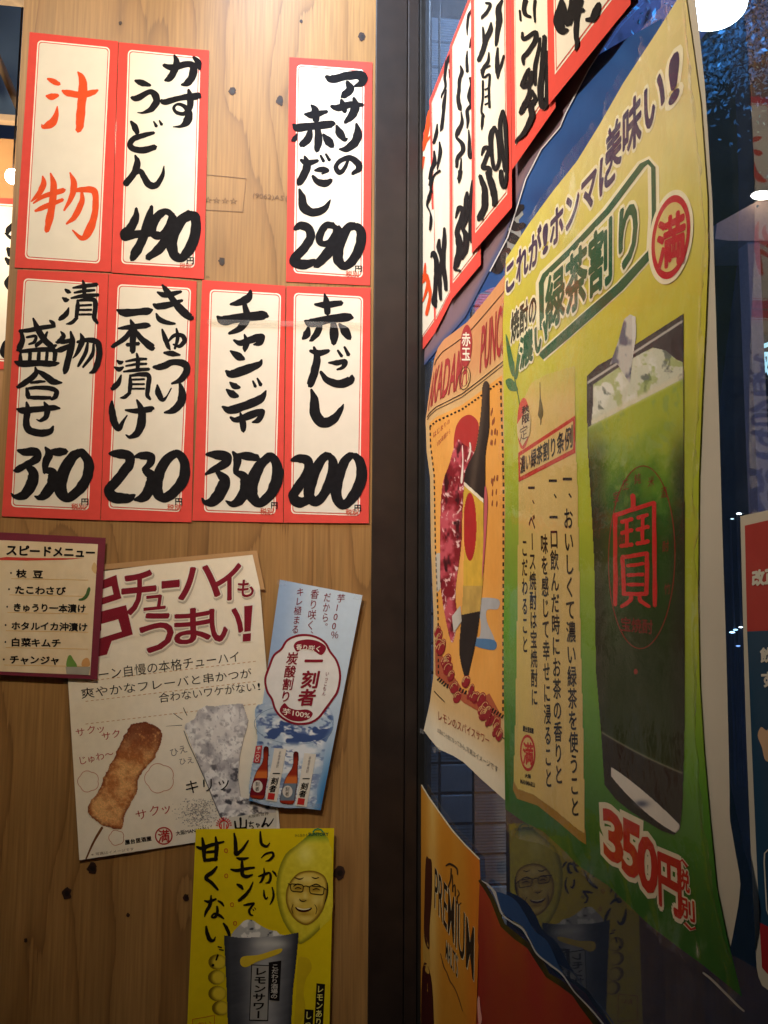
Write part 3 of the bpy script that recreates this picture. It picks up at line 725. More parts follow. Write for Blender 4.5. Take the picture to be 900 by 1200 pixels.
strip('strip priced 290 standing alone beside the dark post, top row', [(339, 67), (436.4, 73), (433.8, 334.6), (335.2, 330)], [(348, 75.5), (427, 81.5), (425, 325.5), (344, 320)],
      "520,288,12;545,298,28;600,286,28;655,285,32;655,312,26;628,325,8|600,308,14;612,335,28;590,358,24;578,366,8|540,400,12;565,406,24;610,394,24;660,395,12|578,375,10;586,400,24;592,422,14|625,368,10;632,400,28;618,435,28;592,462,12"
      "|560,472,8;572,500,28;590,524,18;602,522,6|635,465,8;641,500,28;630,535,30;600,560,24;570,562,6|605,600,10;592,632,14;572,650,18;558,630,16;575,605,16;610,595,20;638,612,24;645,635,22;620,655,12"
      "|440,430,8;470,432,26;525,420,12|465,395,6;480,415,26;484,455,24|396,468,8;415,480,28;470,475,26;540,468,26;550,472,8|462,485,14;455,520,26;430,545,22;425,552,6|490,485,20;492,530,28;486,568,18|510,505,8;530,532,30;546,552,16|412,503,6;403,522,18;392,530,8"
      "|425,602,10;450,614,22;490,605,12|440,588,8;450,620,26;437,660,28;420,690,22;416,698,6|500,585,8;512,608,12|520,580,8;534,604,12|478,642,8;505,638,20;528,642,12;505,655,6|470,662,10;490,685,22;520,690,26;541,678,14"
      "|420,712,8;431,745,26;437,780,32;470,800,28;510,790,24;530,765,12;537,752,4", Wv(3), 0, G1, c2,
      yen=[(628, 998), (658, 998), (658, 1024), (628, 1024)], tax=[(594, 1018), (646, 1018), (646, 1044), (594, 1044)],
      price="402,862,12;425,850,26;452,858,28;464,890,28;442,930,28;410,965,30;402,988,30;440,996,30;482,985,20|550,850,22;520,850,22;498,885,24;500,915,20;530,915,20;556,882,22;558,855,20|568,860,28;552,920,34;517,965,32;482,1000,24|632,850,24;602,860,28;572,920,34;566,975,32;590,1002,26;625,975,30;650,920,32;652,870,30;630,850,22")
strip('strip with pickles 漬物盛合せ priced 350 at the left edge', [(20.5, 316), (127, 320.5), (117.5, 609.5), (2, 605)], [(28, 326), (116, 332), (104, 598), (13, 594)],
      "295,112,8;308,122,18;320,127,8|283,150,8;298,160,20;312,160,8|312,195,6;300,225,22;272,246,18;266,245,4|330,106,8;380,98,18;440,90,16|336,128,8;380,120,14;430,116,10|322,152,8;380,142,18;446,138,14|375,72,8;382,100,18;382,145,16"
      "|352,160,8;352,190,18;346,238,16|348,165,8;400,158,18;430,165,20;432,200,20;428,240,20;442,266,12|358,186,10;415,183,10|358,206,10;415,205,10|358,227,10;415,226,10|350,240,14;325,264,16;300,270,5"
      "|275,303,6;288,325,20;265,350,18;252,352,6|262,352,8;292,350,20;335,338,12|245,392,8;282,384,24;334,358,12|320,303,8;328,350,24;312,420,28;297,480,24;290,496,6|365,312,6;374,345,24;350,400,16;330,425,4|350,352,12;400,342,20;440,352,24;451,385,26;446,435,26;427,480,20;405,492,6|398,355,10;388,400,18;358,455,12;350,462,4|425,360,10;418,410,16;376,466,10"
      "|88,302,14;130,298,18;190,286,20;247,278,16|95,300,12;102,340,22;87,380,24;75,390,6|120,330,10;160,325,14;157,350,14;130,362,8|150,243,8;170,290,24;200,340,26;235,370,24;257,365,8|215,305,8;200,335,16;165,367,16;160,371,5|225,253,8;240,266,18;250,282,8"
      "|93,400,10;92,440,20|90,395,14;150,388,18;220,385,20;248,394,20;247,435,18|137,398,16;134,438,16|177,398,16;174,438,16|214,398,14;210,438,14|66,440,8;100,450,28;180,447,26;240,450,24;268,447,8"
      "|160,465,8;162,495,22;122,530,24;85,553,18;74,552,4|165,480,10;200,500,24;240,530,28;281,536,8|138,537,8;170,532,14;205,530,8|120,560,10;126,590,20;128,606,14|120,563,10;170,558,16;230,562,20;256,576,20;250,600,20;232,612,10|125,602,14;180,604,18;230,604,14"
      "|75,655,8;105,662,28;170,656,24;240,650,24;272,652,8|120,623,8;126,660,26;119,710,28;132,750,30;180,764,30;225,758,26;242,733,8|200,623,8;214,655,26;208,690,22;182,708,12;165,702,4", Wv(4), 0, G1, C3,
      yen=[(366, 1058), (404, 1058), (404, 1092), (366, 1092)], tax=[(322, 1082), (390, 1082), (390, 1112), (322, 1112)],
      price="80,842,10;110,850,28;160,850,34;167,880,30;124,905,26;80,930,24;62,935,8|130,918,24;152,950,40;142,1000,44;108,1045,36;68,1052,18;50,1037,5|205,828,8;222,860,30;207,900,28;202,945,14|220,850,14;260,850,32;300,848,24|200,932,16;235,942,36;238,990,42;208,1040,38;178,1057,22;156,1050,5|362,850,30;322,880,40;282,960,46;276,1028,46;310,1058,36;360,1020,38;396,960,40;402,900,36;376,856,30;354,848,20")
strip('cucumber strip priced 230, second in the lower row of the plywood', [(127.6, 320.6), (230.5, 329.5), (224.5, 612), (118.2, 609.6)], [(138, 333), (224, 337.5), (212, 600), (127, 596)],
      "713,125,8;745,138,24;785,132,22;822,122,12|695,180,10;720,190,28;780,178,24;827,162,12|735,92,8;757,120,24;792,170,28;832,215,36;866,240,24;876,235,5|708,222,8;725,250,22;765,265,18;795,268,8"
      "|735,293,8;747,330,20;762,370,18;772,387,6|760,352,8;790,322,16;825,322,18;837,345,20;815,370,16;785,362,8|800,290,8;806,330,16;793,382,10|743,400,10;780,404,24;817,410,8|695,465,12;730,464,28;790,442,26;837,452,30;847,480,28;822,520,26;778,541,8"
      "|713,545,8;718,580,26;735,612,20;755,600,8;777,560,5|815,538,10;826,580,30;820,625,34;787,660,28;745,672,8|530,205,8;560,218,32;620,216,28;670,210,30;691,205,10"
      "|535,290,8;580,285,20;660,276,24;682,278,8|592,250,8;606,290,28;602,340,26;601,390,24;598,404,6|595,298,18;565,335,22;515,368,16;503,370,4|612,300,16;647,342,26;690,376,28;701,380,8|575,364,16;630,358,16"
      "|530,435,8;545,445,18;558,440,8|518,465,8;540,475,20;560,465,8|550,500,6;537,535,22;512,560,20;502,560,5|570,440,8;620,430,14;665,428,10|570,460,8;620,452,12;665,450,10|560,486,8;620,478,16;676,474,14|620,402,8;626,440,18;622,480,14|590,500,8;591,545,18;587,578,14|588,505,10;640,498,18;674,505,20;673,550,20;668,590,18;682,612,10|595,522,9;655,520,9|595,543,9;655,542,9|595,563,9;655,563,9|590,580,14;567,600,16;545,605,5"
      "|508,618,8;508,660,28;517,710,30;537,745,24;556,715,14;577,683,5|568,660,8;620,664,22;685,655,26;693,658,8|620,613,8;641,660,28;641,720,36;622,765,30;590,782,16;570,772,5", Wv(5), 0, G1, C3,
      yen=[(792, 1056), (828, 1056), (828, 1092), (792, 1092)], tax=[(758, 1085), (822, 1085), (822, 1116), (758, 1116)],
      price="495,857,10;530,858,32;580,865,38;588,900,38;553,950,36;512,1000,38;492,1030,36;522,1055,42;580,1060,36;612,1045,10|610,872,10;640,866,28;682,870,32;682,900,28;650,932,18|655,932,22;687,960,40;682,1010,42;652,1055,38;610,1067,10|797,855,30;752,890,38;717,960,44;711,1023,44;740,1058,36;790,1030,40;832,970,40;837,900,36;812,860,30;790,852,20")
strip('katakana strip priced 350 between the 230 and the 200 strips', [(237, 328), (334.6, 335), (331.6, 612.5), (225.2, 610)], [(246, 339), (329.5, 344), (322.7, 603), (239, 600)],
      "237,98,10;228,125,26;197,142,24;160,150,8|110,195,8;135,210,32;200,200,30;280,192,32;303,195,10|213,145,14;222,200,28;197,240,24;155,260,10|173,285,8;200,295,20;260,276,26;284,270,14;272,295,20;248,302,6|213,263,6;222,290,20;216,315,18;215,328,6"
      "|160,325,6;190,345,28;212,356,12|143,400,8;165,412,28;220,396,32;268,375,20;279,358,6|158,443,6;177,458,22;197,463,8|145,470,6;168,488,26;190,497,10|245,438,6;255,460,12|262,428,6;275,454,14|130,535,8;160,548,28;220,530,30;275,505,26;295,475,6|160,575,8;185,585,20;250,562,26;284,552,14;267,585,20;243,594,6|198,558,6;207,590,22;209,622,18;210,632,5", Wv(6), 0, G1, C4,
      yen=[(312, 892), (340, 892), (340, 920), (312, 920)], tax=[(272, 916), (324, 916), (324, 942), (272, 942)],
      price="70,715,10;100,716,26;143,722,32;143,747,28;102,770,22;67,790,8|110,780,14;137,810,34;127,850,38;97,890,34;67,896,18;53,880,5|170,705,8;187,735,26;180,780,16|185,718,12;226,722,28;264,728,20|175,780,12;212,800,30;218,840,34;197,885,32;167,902,20;143,890,5|302,725,26;267,765,34;242,820,40;241,870,38;270,897,30;310,867,34;336,812,36;337,762,32;317,724,24;296,718,16")
strip('strip priced 200 at the lower right, touching the dark post', [(336, 335.2), (434.3, 337.2), (432.2, 613.2), (332.4, 612.5)], [(344.5, 343), (425.5, 347.5), (421.6, 604.5), (341, 602)],
      "478,150,8;520,152,24;580,145,18|515,110,6;523,145,24;526,185,20|440,212,8;465,220,30;530,206,28;600,198,30;622,200,10|500,215,14;491,250,24;470,280,16;458,288,4|455,233,8;449,262,26;433,280,10|547,215,18;552,260,32;550,298,18|570,223,8;592,250,30;610,278,18"
      "|460,325,10;495,333,22;532,325,12|475,310,8;487,350,24;478,400,28;462,450,24;455,460,6|565,323,8;580,346,12|590,310,8;606,341,14|530,370,6;560,370,18;592,366,18;585,386,14;562,396,6|500,403,10;525,435,22;570,450,28;612,435,30;619,418,10|465,470,8;477,510,28;480,560,36;507,595,36;550,582,30;577,545,16;587,526,4", Wv(7), 0, G1, C4,
      yen=[(626, 902), (654, 902), (654, 930), (626, 930)], tax=[(594, 920), (644, 920), (644, 944), (594, 944)],
      price="390,737,10;420,730,26;452,740,30;452,775,28;422,830,30;397,872,32;420,895,34;462,885,24|527,715,22;497,745,30;467,810,36;457,868,34;482,895,28;515,860,30;542,800,32;547,745,28;530,715,18|617,715,22;587,750,30;562,820,36;562,878,34;590,905,30;630,862,34;654,802,34;650,747,30;627,717,20")
TAPE = clear_mat('old_tape', ior=1.45, rough=.25, haze=.12, haze_through=.0, tint=(.93, .88, .78))
for (x0, y0, x1, y1) in ((243, 374, 333, 380), (338, 377, 428, 383)):
    pass
pw = thing('tape_strip', 'yellowed clear tape band stuck across the 350 and 200 strips', 'tape', on_plane(335, 379, 1, 0.0))
ST = Surf(1, 0.0, .0065); poly(pw, 'tape', [(243, 374), (424, 378), (424, 385), (243, 380)], ST, 0, TAPE)
# strip on the back wall
BS = Surf(1, YB, .0015)
strip('partly hidden strip with black brush writing on the back wall', [(-70, 229), (26, 233), (12, 433), (-84, 431)], [(-16, 238), (22, 240), (10, 424), (-28, 421)],
      "60,515,8;35,545,22;30,565,8|20,560,6;45,580,14|30,620,12;45,640,30;60,655,10|22,660,10;40,680,26|40,730,8;30,760,24;55,790,26|35,840,8;45,860,14|30,930,12;50,950,20|40,990,20;20,1010,24;15,1040,26;40,1060,30",
      BS, 0, 'menus on the back wall', Crop(0, 110, 3.43))
# ================================================================ POSTERS ON THE PLYWOOD
MAR = solid((132, 30, 46), .5); BLK = solid((24, 20, 20), .5); PALE = solid((240, 232, 214), .5); SHD = solid((196, 186, 168), .6)
def film(parent, q, surf, layer, nu=30, nv=30, amp=.002, edge=.06, seed=1, name='clear_film', rough=.06):
    """clear pocket a little larger than the print, crinkled along its rim"""
    def ex(u, v):
        e = np.minimum(np.minimum(u, 1 - u), np.minimum(v, 1 - v)); k = np.clip(1 - e / edge, 0, 1)
        return amp * k * (fbm(u * 26 + seed, v * 34, 3) - .2) * 2
    return sheet(parent, name, q, surf, layer, nu, nv, clear_mat('clear_film', ior=1.2, rough=.07, bump=.25, scale=55, haze=.004), None, thick=0, extra=ex)

# ---- chu-hai poster
S2 = Surf(1, 0.0, .0022, wave(21, .003, 7, 5)); q2 = [(72, 676), (301, 645.5), (328, 972), (93, 1008)]
t = thing('drink_poster', 'cream laminated poster with a fried skewer and an icy glass, in maroon lettering', 'poster', S2.hit(200, 830))
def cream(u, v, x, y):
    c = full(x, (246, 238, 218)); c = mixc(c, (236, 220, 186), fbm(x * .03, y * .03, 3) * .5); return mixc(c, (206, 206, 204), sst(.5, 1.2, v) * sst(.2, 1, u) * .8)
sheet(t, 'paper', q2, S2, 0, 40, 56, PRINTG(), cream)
K = Crop(90, 650, 3.913)
poly(t, 'tan_margin', [(40, 52), (800, -18), (806, 0), (40, 78)], S2, 1, solid((190, 150, 104)), K)
poly(t, 'tan_margin', [(800, -18), (826, -18), (862, 160), (842, 160), (806, 0)], S2, 1, solid((190, 150, 104)), K)
def rot(x0, y0, x1, y1, s=-.10):
    h = abs(s) * (x1 - x0); return [(x0, y0 + h), (x1, y0), (x1, y1 - h), (x0, y1)]
big = [('チ', (207, 70, 362, 278)), ('ュ', (308, 182, 405, 256)), ('ー', (390, 118, 470, 152)), ('ハ', (468, 45, 655, 208)), ('イ', (622, 40, 752, 214)), ('も', (738, 112, 810, 197)),
       ('う', (290, 260, 440, 452)), ('ま', (450, 240, 612, 412)), ('い', (610, 238, 760, 400))]
for ch, bb in big:
    text(t, 'heading_shadow', ch, rot(bb[0] + 4, bb[1] + 8, bb[2] + 4, bb[3] + 8), S2, 1.5, SHD, K, fit='bbox', bold=.055)
    text(t, 'heading_outline', ch, rot(*bb), S2, 2.2, PALE, K, fit='bbox', bold=.05)
    text(t, 'heading', ch, rot(*bb), S2, 3.2, MAR, K, fit='bbox', bold=.022 if ch != '!' else .01)
for sh in ([(768, 236), (806, 232), (797, 350), (768, 354)], [(762, 364), (799, 360), (797, 396), (760, 399)]):
    cxy = np.mean(sh, 0); poly(t, 'heading_outline', cxy + (np.array(sh) - cxy) * np.array((1.5, 1.2)), S2, 2.2, PALE, K); poly(t, 'heading', sh, S2, 3.2, MAR, K)
for sh, ly, mm, dx in (([(96, 118), (190, 82), (216, 204), (112, 244)], 2.2, PALE, 0), ([(96, 250), (234, 220), (270, 372), (165, 408), (150, 468), (96, 480)], 2.2, PALE, 0)):
    poly(t, 'heading_outline', sh, S2, ly, mm, K)
for sh in ([(96, 126), (182, 92), (190, 140), (205, 200), (96, 236), (96, 204), (168, 182), (160, 144), (96, 166)], [(96, 264), (226, 231), (257, 366), (160, 396), (138, 458), (96, 468), (104, 384), (206, 352), (190, 296), (112, 318), (112, 348), (96, 352)]):
    poly(t, 'heading', sh, S2, 3.2, MAR, K)
text(t, 'tagline', 'ーン自慢の本格チューハイ', [(92, 524), (748, 438), (752, 492), (97, 580)], S2, 1, BLK, K)
text(t, 'tagline', '爽やかなフレーバと串かつが', [(14, 612), (800, 518), (804, 566), (20, 664)], S2, 1, BLK, K)
text(t, 'tagline', '合わないワケがない!', [(372, 634), (846, 578), (850, 624), (376, 682)], S2, 1, BLK, K)
for y0 in (556, 648, 752):
    for i in range(34):
        x = 40 + i * 24
        poly(t, 'dashed_rule', [(x, y0 + 18 - .118 * x + 10), (x + 13, y0 + 18 - .118 * (x + 13) + 10), (x + 13, y0 + 20 - .118 * (x + 13) + 11), (x, y0 + 20 - .118 * x + 11)], S2, .7, solid((196, 150, 96)), K) if i % 1 == 0 and x < 830 else None
K = Crop(60, 800, 3.214); RP = solid((178, 62, 52)); GR = solid((120, 116, 118))
for s_, a in (('サクッ', (92, 188, 206, 168, 34)), ('サク', (188, 202, 262, 190, 34)), ('じゅわ〜', (100, 296, 236, 266, 34)), ('サクッ', (318, 500, 456, 466, 42))):
    text(t, 'crispy_note', s_, hrow(*a), S2, 1, RP, K, jit=.15)
for s_, a in (('ひえ', (446, 266, 512, 246, 34)), ('ひえ', (480, 298, 538, 290, 28))): text(t, 'chilly_note', s_, hrow(*a), S2, 1, GR, K)
for cx_, cy_, r1 in ((140, 372, 36), (408, 360, 50), (246, 584, 26)):
    a = np.linspace(0, 2 * np.pi, 60, endpoint=False); rr = r1 * (1 + .13 * np.abs(np.sin(a * 2.5)))
    ring(t, 'puff_outline', np.stack([cx_ + rr * np.cos(a), cy_ + rr * np.sin(a)], -1), 2.2, S2, 1, solid((200, 130, 96)), K)
sk = smooth_closed([(300, 157), (330, 150), (355, 148), (398, 165), (418, 190), (410, 240), (385, 290), (350, 330), (327, 370), (325, 410), (300, 455), (278, 500), (264, 552), (215, 545), (178, 530), (150, 505), (135, 480), (146, 450), (180, 400), (200, 350), (215, 320), (240, 270), (263, 220), (285, 180)], 5)
sk = sk + (np.random.RandomState(2).rand(len(sk), 2) - .5) * 5
def friedc(X, Y):
    d = dist_poly(sk, X, Y); n1 = fbm(X * .022, Y * .022, 4); n2 = fbm(X * .12, Y * .12, 3); n3 = fbm(X * .4, Y * .4, 2)
    c = mixc(full(X, (232, 176, 112)), (188, 118, 66), sst(.35, .7, n1)); c = mixc(c, (122, 60, 34), (1 - sst(0, 20, d)) * .8)
    c = mixc(c, (112, 58, 40), sst(330, 170, Y) * .75 * sst(.3, .6, n2 + .15)); c = mixc(c, (228, 176, 112), sst(.5, .75, n2) * .6 * sst(180, 330, Y)); return c * (0.84 + .32 * n3[..., None])
brush(t, 'skewer_stick', "192,545,7;160,600,6;131,664,4", S2, 1, solid((120, 78, 44)), K, wf=1.4)
art(t, 'fried_skewer', sk, S2, 2, PRINTG(), friedc, K, .7)
K = Crop(190, 820, 6.43)
gl_ = [(165, 215), (175, 180), (245, 140), (265, 80), (330, 42), (400, 48), (450, 38), (610, 25), (650, 150), (640, 210), (612, 300), (585, 430), (570, 580), (592, 730), (700, 755), (858, 800), (862, 975), (520, 975), (438, 892)]
def icec(X, Y):
    n1 = fbm(X * .009, Y * .008, 3); n2 = fbm(X * .02 + n1 * 3, Y * .016, 4); n3 = fbm(X * .06, Y * .05, 3)
    c = mixc(full(X, (228, 225, 222)), (172, 170, 174), sst(.35, .7, n1)); c = mixc(c, (248, 247, 243), sst(.48, .66, n2) * .8)
    lowp = sst(350, 620, Y); c = mixc(c, (70, 70, 78), sst(.62 - .1 * lowp, .74, fbm(X * .02 + 9, Y * .022, 4)) * (.3 + .7 * lowp)); c = mixc(c, (120, 118, 126), sst(.62, .72, n3) * .4)
    dl = (X - (165 + (Y - 240) * .42)) ; c = mixc(c, (78, 76, 82), (1 - sst(0, 10, np.abs(dl - 3))) * (Y > 240)); return c
art(t, 'iced_glass', gl_, S2, 1.6, PRINTG(), icec, K, .7)
rs = np.random.RandomState(3)
V = []; T = []
for i in range(520):
    x = rs.normal(285, 70); y = 745 + abs(rs.normal(110, 70)); 
    if y > 960 or x > 165 + (y - 240) * .42 + 20: continue
    r = rs.uniform(2, 6.5); a = rs.rand() * 6.28
    n = len(V); V += [(x + r * math.cos(a + k * 2.1) * (1 + .5 * rs.rand()), y + r * math.sin(a + k * 2.1)) for k in range(3)]; T.append((n, n + 1, n + 2))
tag(tri_obj(t, 'splash_specks', K(np.array(V)), T, S2, 1.2, solid((150, 146, 142))), kind='stuff')
ring(t, 'glass_edge', [(164, 232), (200, 330), (270, 480), (340, 640), (400, 790), (440, 885)], 6, S2, 2.4, solid((96, 94, 100)), K, closed=False)
ring(t, 'glass_edge', [(650, 150), (640, 210), (612, 300), (585, 430), (571, 580), (590, 728)], 3.5, S2, 2.4, solid((150, 148, 152)), K, closed=False)
ring(t, 'glass_rim', [(165, 228), (176, 248), (240, 262), (330, 258), (440, 236), (560, 190), (640, 150)], 2.5, S2, 2.4, solid((236, 234, 232)), K, closed=False)
brush(t, 'shine_line', "85,102,4;120,128,5;152,150,5|160,60,5;172,88,6;188,118,6|30,200,2;90,195,3;150,192,4", S2, 1, BLK, K)
text(t, 'crisp_word', 'キリッ', [(165, 605), (520, 565), (526, 680), (168, 718)], S2, 3, BLK, K)
poly(t, 'logo_patch', [(480, 890), (700, 860), (860, 850), (862, 975), (440, 980)], S2, 2.6, solid((206, 202, 190)), K)
text(t, 'shop_note', '大阪新世界', [(645, 872), (805, 842), (806, 868), (646, 896)], S2, 3.4, BLK, K)
brush(t, 'shop_name', "548,915,14;552,945,16;560,970,18;600,968,16;634,962,14|590,890,18;592,930,16;590,965,12|634,905,12;634,935,14;632,972,12|652,928,7;672,930,9;690,925,7|668,915,6;662,942,7;658,955,6;678,950,8;686,966,8;668,975,6|706,940,6;722,936,8;732,944,8;724,954,6|712,930,6;716,950,7;722,964,6|780,890,12;770,920,14;752,958,14;772,938,12;790,936,12;798,952,14;820,928,10;840,895,6", S2, 3.6, BLK, K)
ring(t, 'sun_logo', ell(465, 945, 34, 34, 30), 10, S2, 3.4, solid((198, 44, 40)), K)
for k in range(11):
    a = math.pi + k * math.pi / 10
    ring(t, 'sun_ray', [(465 + 43 * math.cos(a), 945 + 43 * math.sin(a)), (465 + 60 * math.cos(a), 945 + 60 * math.sin(a))], 8, S2, 3.4, solid((198, 44, 40)), K, closed=False)
brush(t, 'sun_mark', "446,940,8;446,975,8|466,925,8;466,975,8|486,940,8;486,975,8", S2, 3.6, solid((198, 44, 40)), K)
K = Crop(60, 800, 3.214)
ring(t, 'emblem_ring', ell(424, 577, 31, 31, 36), 5, S2, 1, solid((176, 40, 40)), K)
text(t, 'emblem', '満', [(402, 556), (444, 553), (446, 598), (404, 601)], S2, 1.5, solid((176, 40, 40)), K, fit='bbox', bold=.02)
text(t, 'shop_line', '屋台居酒屋', hrow(277, 602, 378, 586, 19), S2, 1, BLK, K, bold=.03)
text(t, 'shop_line', '大阪MANMARU', hrow(470, 568, 592, 548, 17), S2, 1, BLK, K, fit='bbox', bold=.02)
text(t, 'small_print', '※写真はイメージです', hrow(150, 648, 312, 626, 12), S2, 1, solid((150, 130, 110)), K)
film(t, [(66, 676), (303, 641), (331, 977), (90, 1013)], S2, 14, 50, 70, .0035, .05, 3)

# ---- slim blue poster
S3 = Surf(1, 0.0, .0068, wave(31, .002, 8, 5)); q3 = [(328, 679.3), (424.7, 697.6), (375.7, 949.5), (291.7, 938.5)]
t = thing('drink_poster', 'slim pale blue tilted poster with a maroon lobed emblem and two bottles', 'poster', S3.hit(357, 815))
def bluec(u, v, x, y):
    c = mixc(full(x, (150, 176, 208)), (196, 214, 228), sst(0, .45, u) * (1 - sst(.3, .8, v) * .6)); c = mixc(c, (186, 204, 220), sst(.25, .5, v) * .6)
    side = np.maximum(sst(.82, 1.0, u), sst(.2, 0, u)) * sst(.55, .95, v); return mixc(c, (58, 122, 178), side)
sheet(t, 'paper', q3, S3, 0, 24, 60, PRINTG(), bluec, thick=.0006)
K = Crop(280, 670, 4.286)
gw = smooth_closed([(80, 690), (130, 660), (270, 640), (420, 655), (475, 720), (470, 800), (440, 860), (420, 1000), (395, 1080), (360, 1185), (75, 1155), (60, 1000), (90, 850)], 5)
def waterc(X, Y):
    n1 = fbm(X * .012 + 4, Y * .02, 4); n2 = fbm(X * .03 + n1 * 3, Y * .05, 4)
    c = mixc(full(X, (176, 196, 214)), (226, 232, 236), sst(.4, .65, n1)); c = mixc(c, (92, 112, 156), sst(.55, .72, n2) * (1 - sst(860, 980, Y) * .3)); c = mixc(c, (62, 84, 134), sst(.55, .62, fbm(X * .018, Y * .03 + 7, 3)) * sst(700, 730, Y) * (1 - sst(850, 880, Y)))
    return mixc(c, (140, 168, 200), (1 - sst(0, 30, dist_poly(gw, X, Y))) * .6)
art(t, 'water_picture', gw, S3, 1, PRINTG(), waterc, K, .7)
ring(t, 'bowl_line', ell(275, 770, 198, 95, 60, .05), 2.5, S3, 1.6, solid((120, 140, 170)), K)
emb = smooth_closed([(152, 478), (176, 420), (214, 388), (242, 345), (300, 320), (368, 322), (428, 352), (458, 402), (492, 450), (508, 520), (496, 596), (470, 640), (432, 692), (398, 735), (350, 760), (280, 762), (216, 732), (182, 690), (166, 640), (142, 600), (132, 540)], 4)
poly(t, 'emblem_field', emb, S3, 2, solid((228, 226, 220)), K); ring(t, 'emblem_ring', emb, 11, S3, 3, MAR, K)
blob(t, 'emblem_band', [(275, 374), (292, 350), (345, 340), (400, 350), (438, 380), (414, 418), (372, 396), (320, 388), (292, 402)], S3, 3, MAR, K)
text(t, 'emblem_band_text', '香り咲く', [(288, 362), (420, 372), (412, 404), (286, 392)], S3, 4, PALE, K, bold=.015)
blob(t, 'emblem_band', [(228, 660), (204, 700), (248, 740), (300, 752), (350, 740), (371, 712), (342, 692), (292, 694), (252, 682)], S3, 3, MAR, K)
text(t, 'emblem_band_text', '芋100%', [(222, 684), (358, 706), (354, 738), (218, 716)], S3, 4, PALE, K, fit='bbox', bold=.01)
for s_, a in (('芋100％', (516, 110, 477, 340, 44)), ('だから。', (446, 103, 428, 290, 38)), ('香り咲く、', (384, 86, 352, 330, 44)), ('キレ極まる。', (311, 78, 276, 345, 40))):
    text(t, 'vertical_line', s_, vcol(*a), S3, 2, MAR, K, mode='v')
text(t, 'drink_name', '一刻者', vcol(384, 400, 334, 675, 96, 90), S3, 4, MAR, K, mode='v', bold=.03)
text(t, 'drink_name', '炭酸割り', vcol(274, 402, 230, 656, 60, 56), S3, 4, MAR, K, mode='v', bold=.02)
text(t, 'reading', 'いっこもん', vcol(446, 500, 424, 624, 20), S3, 4, MAR, K, mode='v')
for i, (dx, dy, labc) in enumerate(((0, 0, (112, 22, 34)), (150, 26, (108, 122, 136)))):
    bo = smooth_closed([(124 + dx, 882 + dy), (150 + dx, 884 + dy), (147 + dx, 950 + dy), (146 + dx, 990 + dy), (146 + dx, 1030 + dy), (138 + dx, 1080 + dy), (126 + dx, 1138 + dy), (88 + dx, 1142 + dy), (54 + dx, 1130 + dy), (60 + dx, 1085 + dy), (74 + dx, 1035 + dy), (88 + dx, 1000 + dy), (118 + dx, 950 + dy)], 5)
    def botc(X, Y, dx=dx, dy=dy, labc=labc):
        xx, yy = X - dx, Y - dy; c = mixc(full(X, (150, 46, 26)), (206, 110, 50), sst(990, 1010, yy) * (1 - sst(1035, 1045, yy))); c = mixc(c, (92, 22, 20), 1 - sst(890, 925, yy))
        k = sst(1034, 1040, yy) * (1 - sst(1120, 1126, yy)); c = mixc(c, labc, k); return mixc(c, np.array((60, 16, 14)), (1 - sst(0, 8, dist_poly(bo, X, Y))) * .7)
    art(t, 'bottle_picture', bo, S3, 4, PRINTG(), botc, K, .45)
    poly(t, 'bottle_label', ell(94 + dx, 1078 + dy, 25, 30, 20), S3, 5, solid((216, 208, 196)), K)
    text(t, 'bottle_label_text', '刻者', vcol(94 + dx, 1054 + dy, 91 + dx, 1102 + dy, 22), S3, 6, BLK, K, mode='v')
    cq = [(178 + dx, 885 + dy), (238 + dx, 890 + dy), (190 + dx, 1156 + dy), (133 + dx, 1148 + dy)]
    poly(t, 'name_card', cq, S3, 4, solid((222, 216, 202)), K)
    text(t, 'name_card_text', '一刻者', vcol(192 + dx, 995 + dy, 166 + dx, 1108 + dy, 38), S3, 5, BLK, K, mode='v', bold=.03)
    text(t, 'name_card_text', '本格芋焼酎', vcol(208 + dx, 900 + dy, 192 + dx, 985 + dy, 13), S3, 5, GR, K, mode='v')
    poly(t, 'name_card_seal', [(148 + dx, 1110 + dy), (182 + dx, 1114 + dy), (176 + dx, 1146 + dy), (142 + dx, 1142 + dy)], S3, 5, solid((186, 44, 40)), K)
poly(t, 'neck_tag', [(85, 875), (118, 872), (105, 960), (72, 958)], S3, 6, solid((186, 60, 66)), K)
text(t, 'neck_tag_text', '芋一〇〇', vcol(101, 878, 89, 956, 20), S3, 7, PALE, K, mode='v', bold=.02)
for cx_, cy_ in ((330.5, 683), (420, 700), (297, 936), (371, 945)): poly(t, 'tape_corner', [(cx_ - 5, cy_ - 4), (cx_ + 5, cy_ - 3), (cx_ + 4, cy_ + 3), (cx_ - 6, cy_ + 2)], S3, 3, clear_mat('tape', 1.5, .2, haze=.15))

# ---- speed menu
S4 = Surf(1, 0.0, .0072, wave(41, .0025, 8, 6)); K = Crop(0, 620, 6.667)
t = thing('speed_menu', 'laminated maroon framed card headed スピードメニュー, tacked at the left edge', 'menu', S4.hit(60, 712))
MRF = mat('menu_maroon', (124, 44, 62), .42, var=.06, coat=.3)
sheet(t, 'card', [(-24, 622.5), (124, 630.3), (114, 796.3), (-34, 789)], S4, 0, 24, 24, MRF, thick=.0006)
def menuc(u, v, x, y): return mixc(full(x, (238, 222, 190)), (224, 196, 150), fbm(x * .06, y * .04, 3) * .7)
sheet(t, 'cream_field', [(-10, 632.5), (114.8, 637.7), (105.7, 791.2), (-18, 786)], S4, 1, 30, 30, PRINTG(), menuc, thick=0)
poly(t, 'heading_underline', [(-10, 226), (50, 218), (300, 226), (660, 228), (500, 240), (200, 246), (-10, 242)], S4, 2, solid((206, 70, 60)), K)
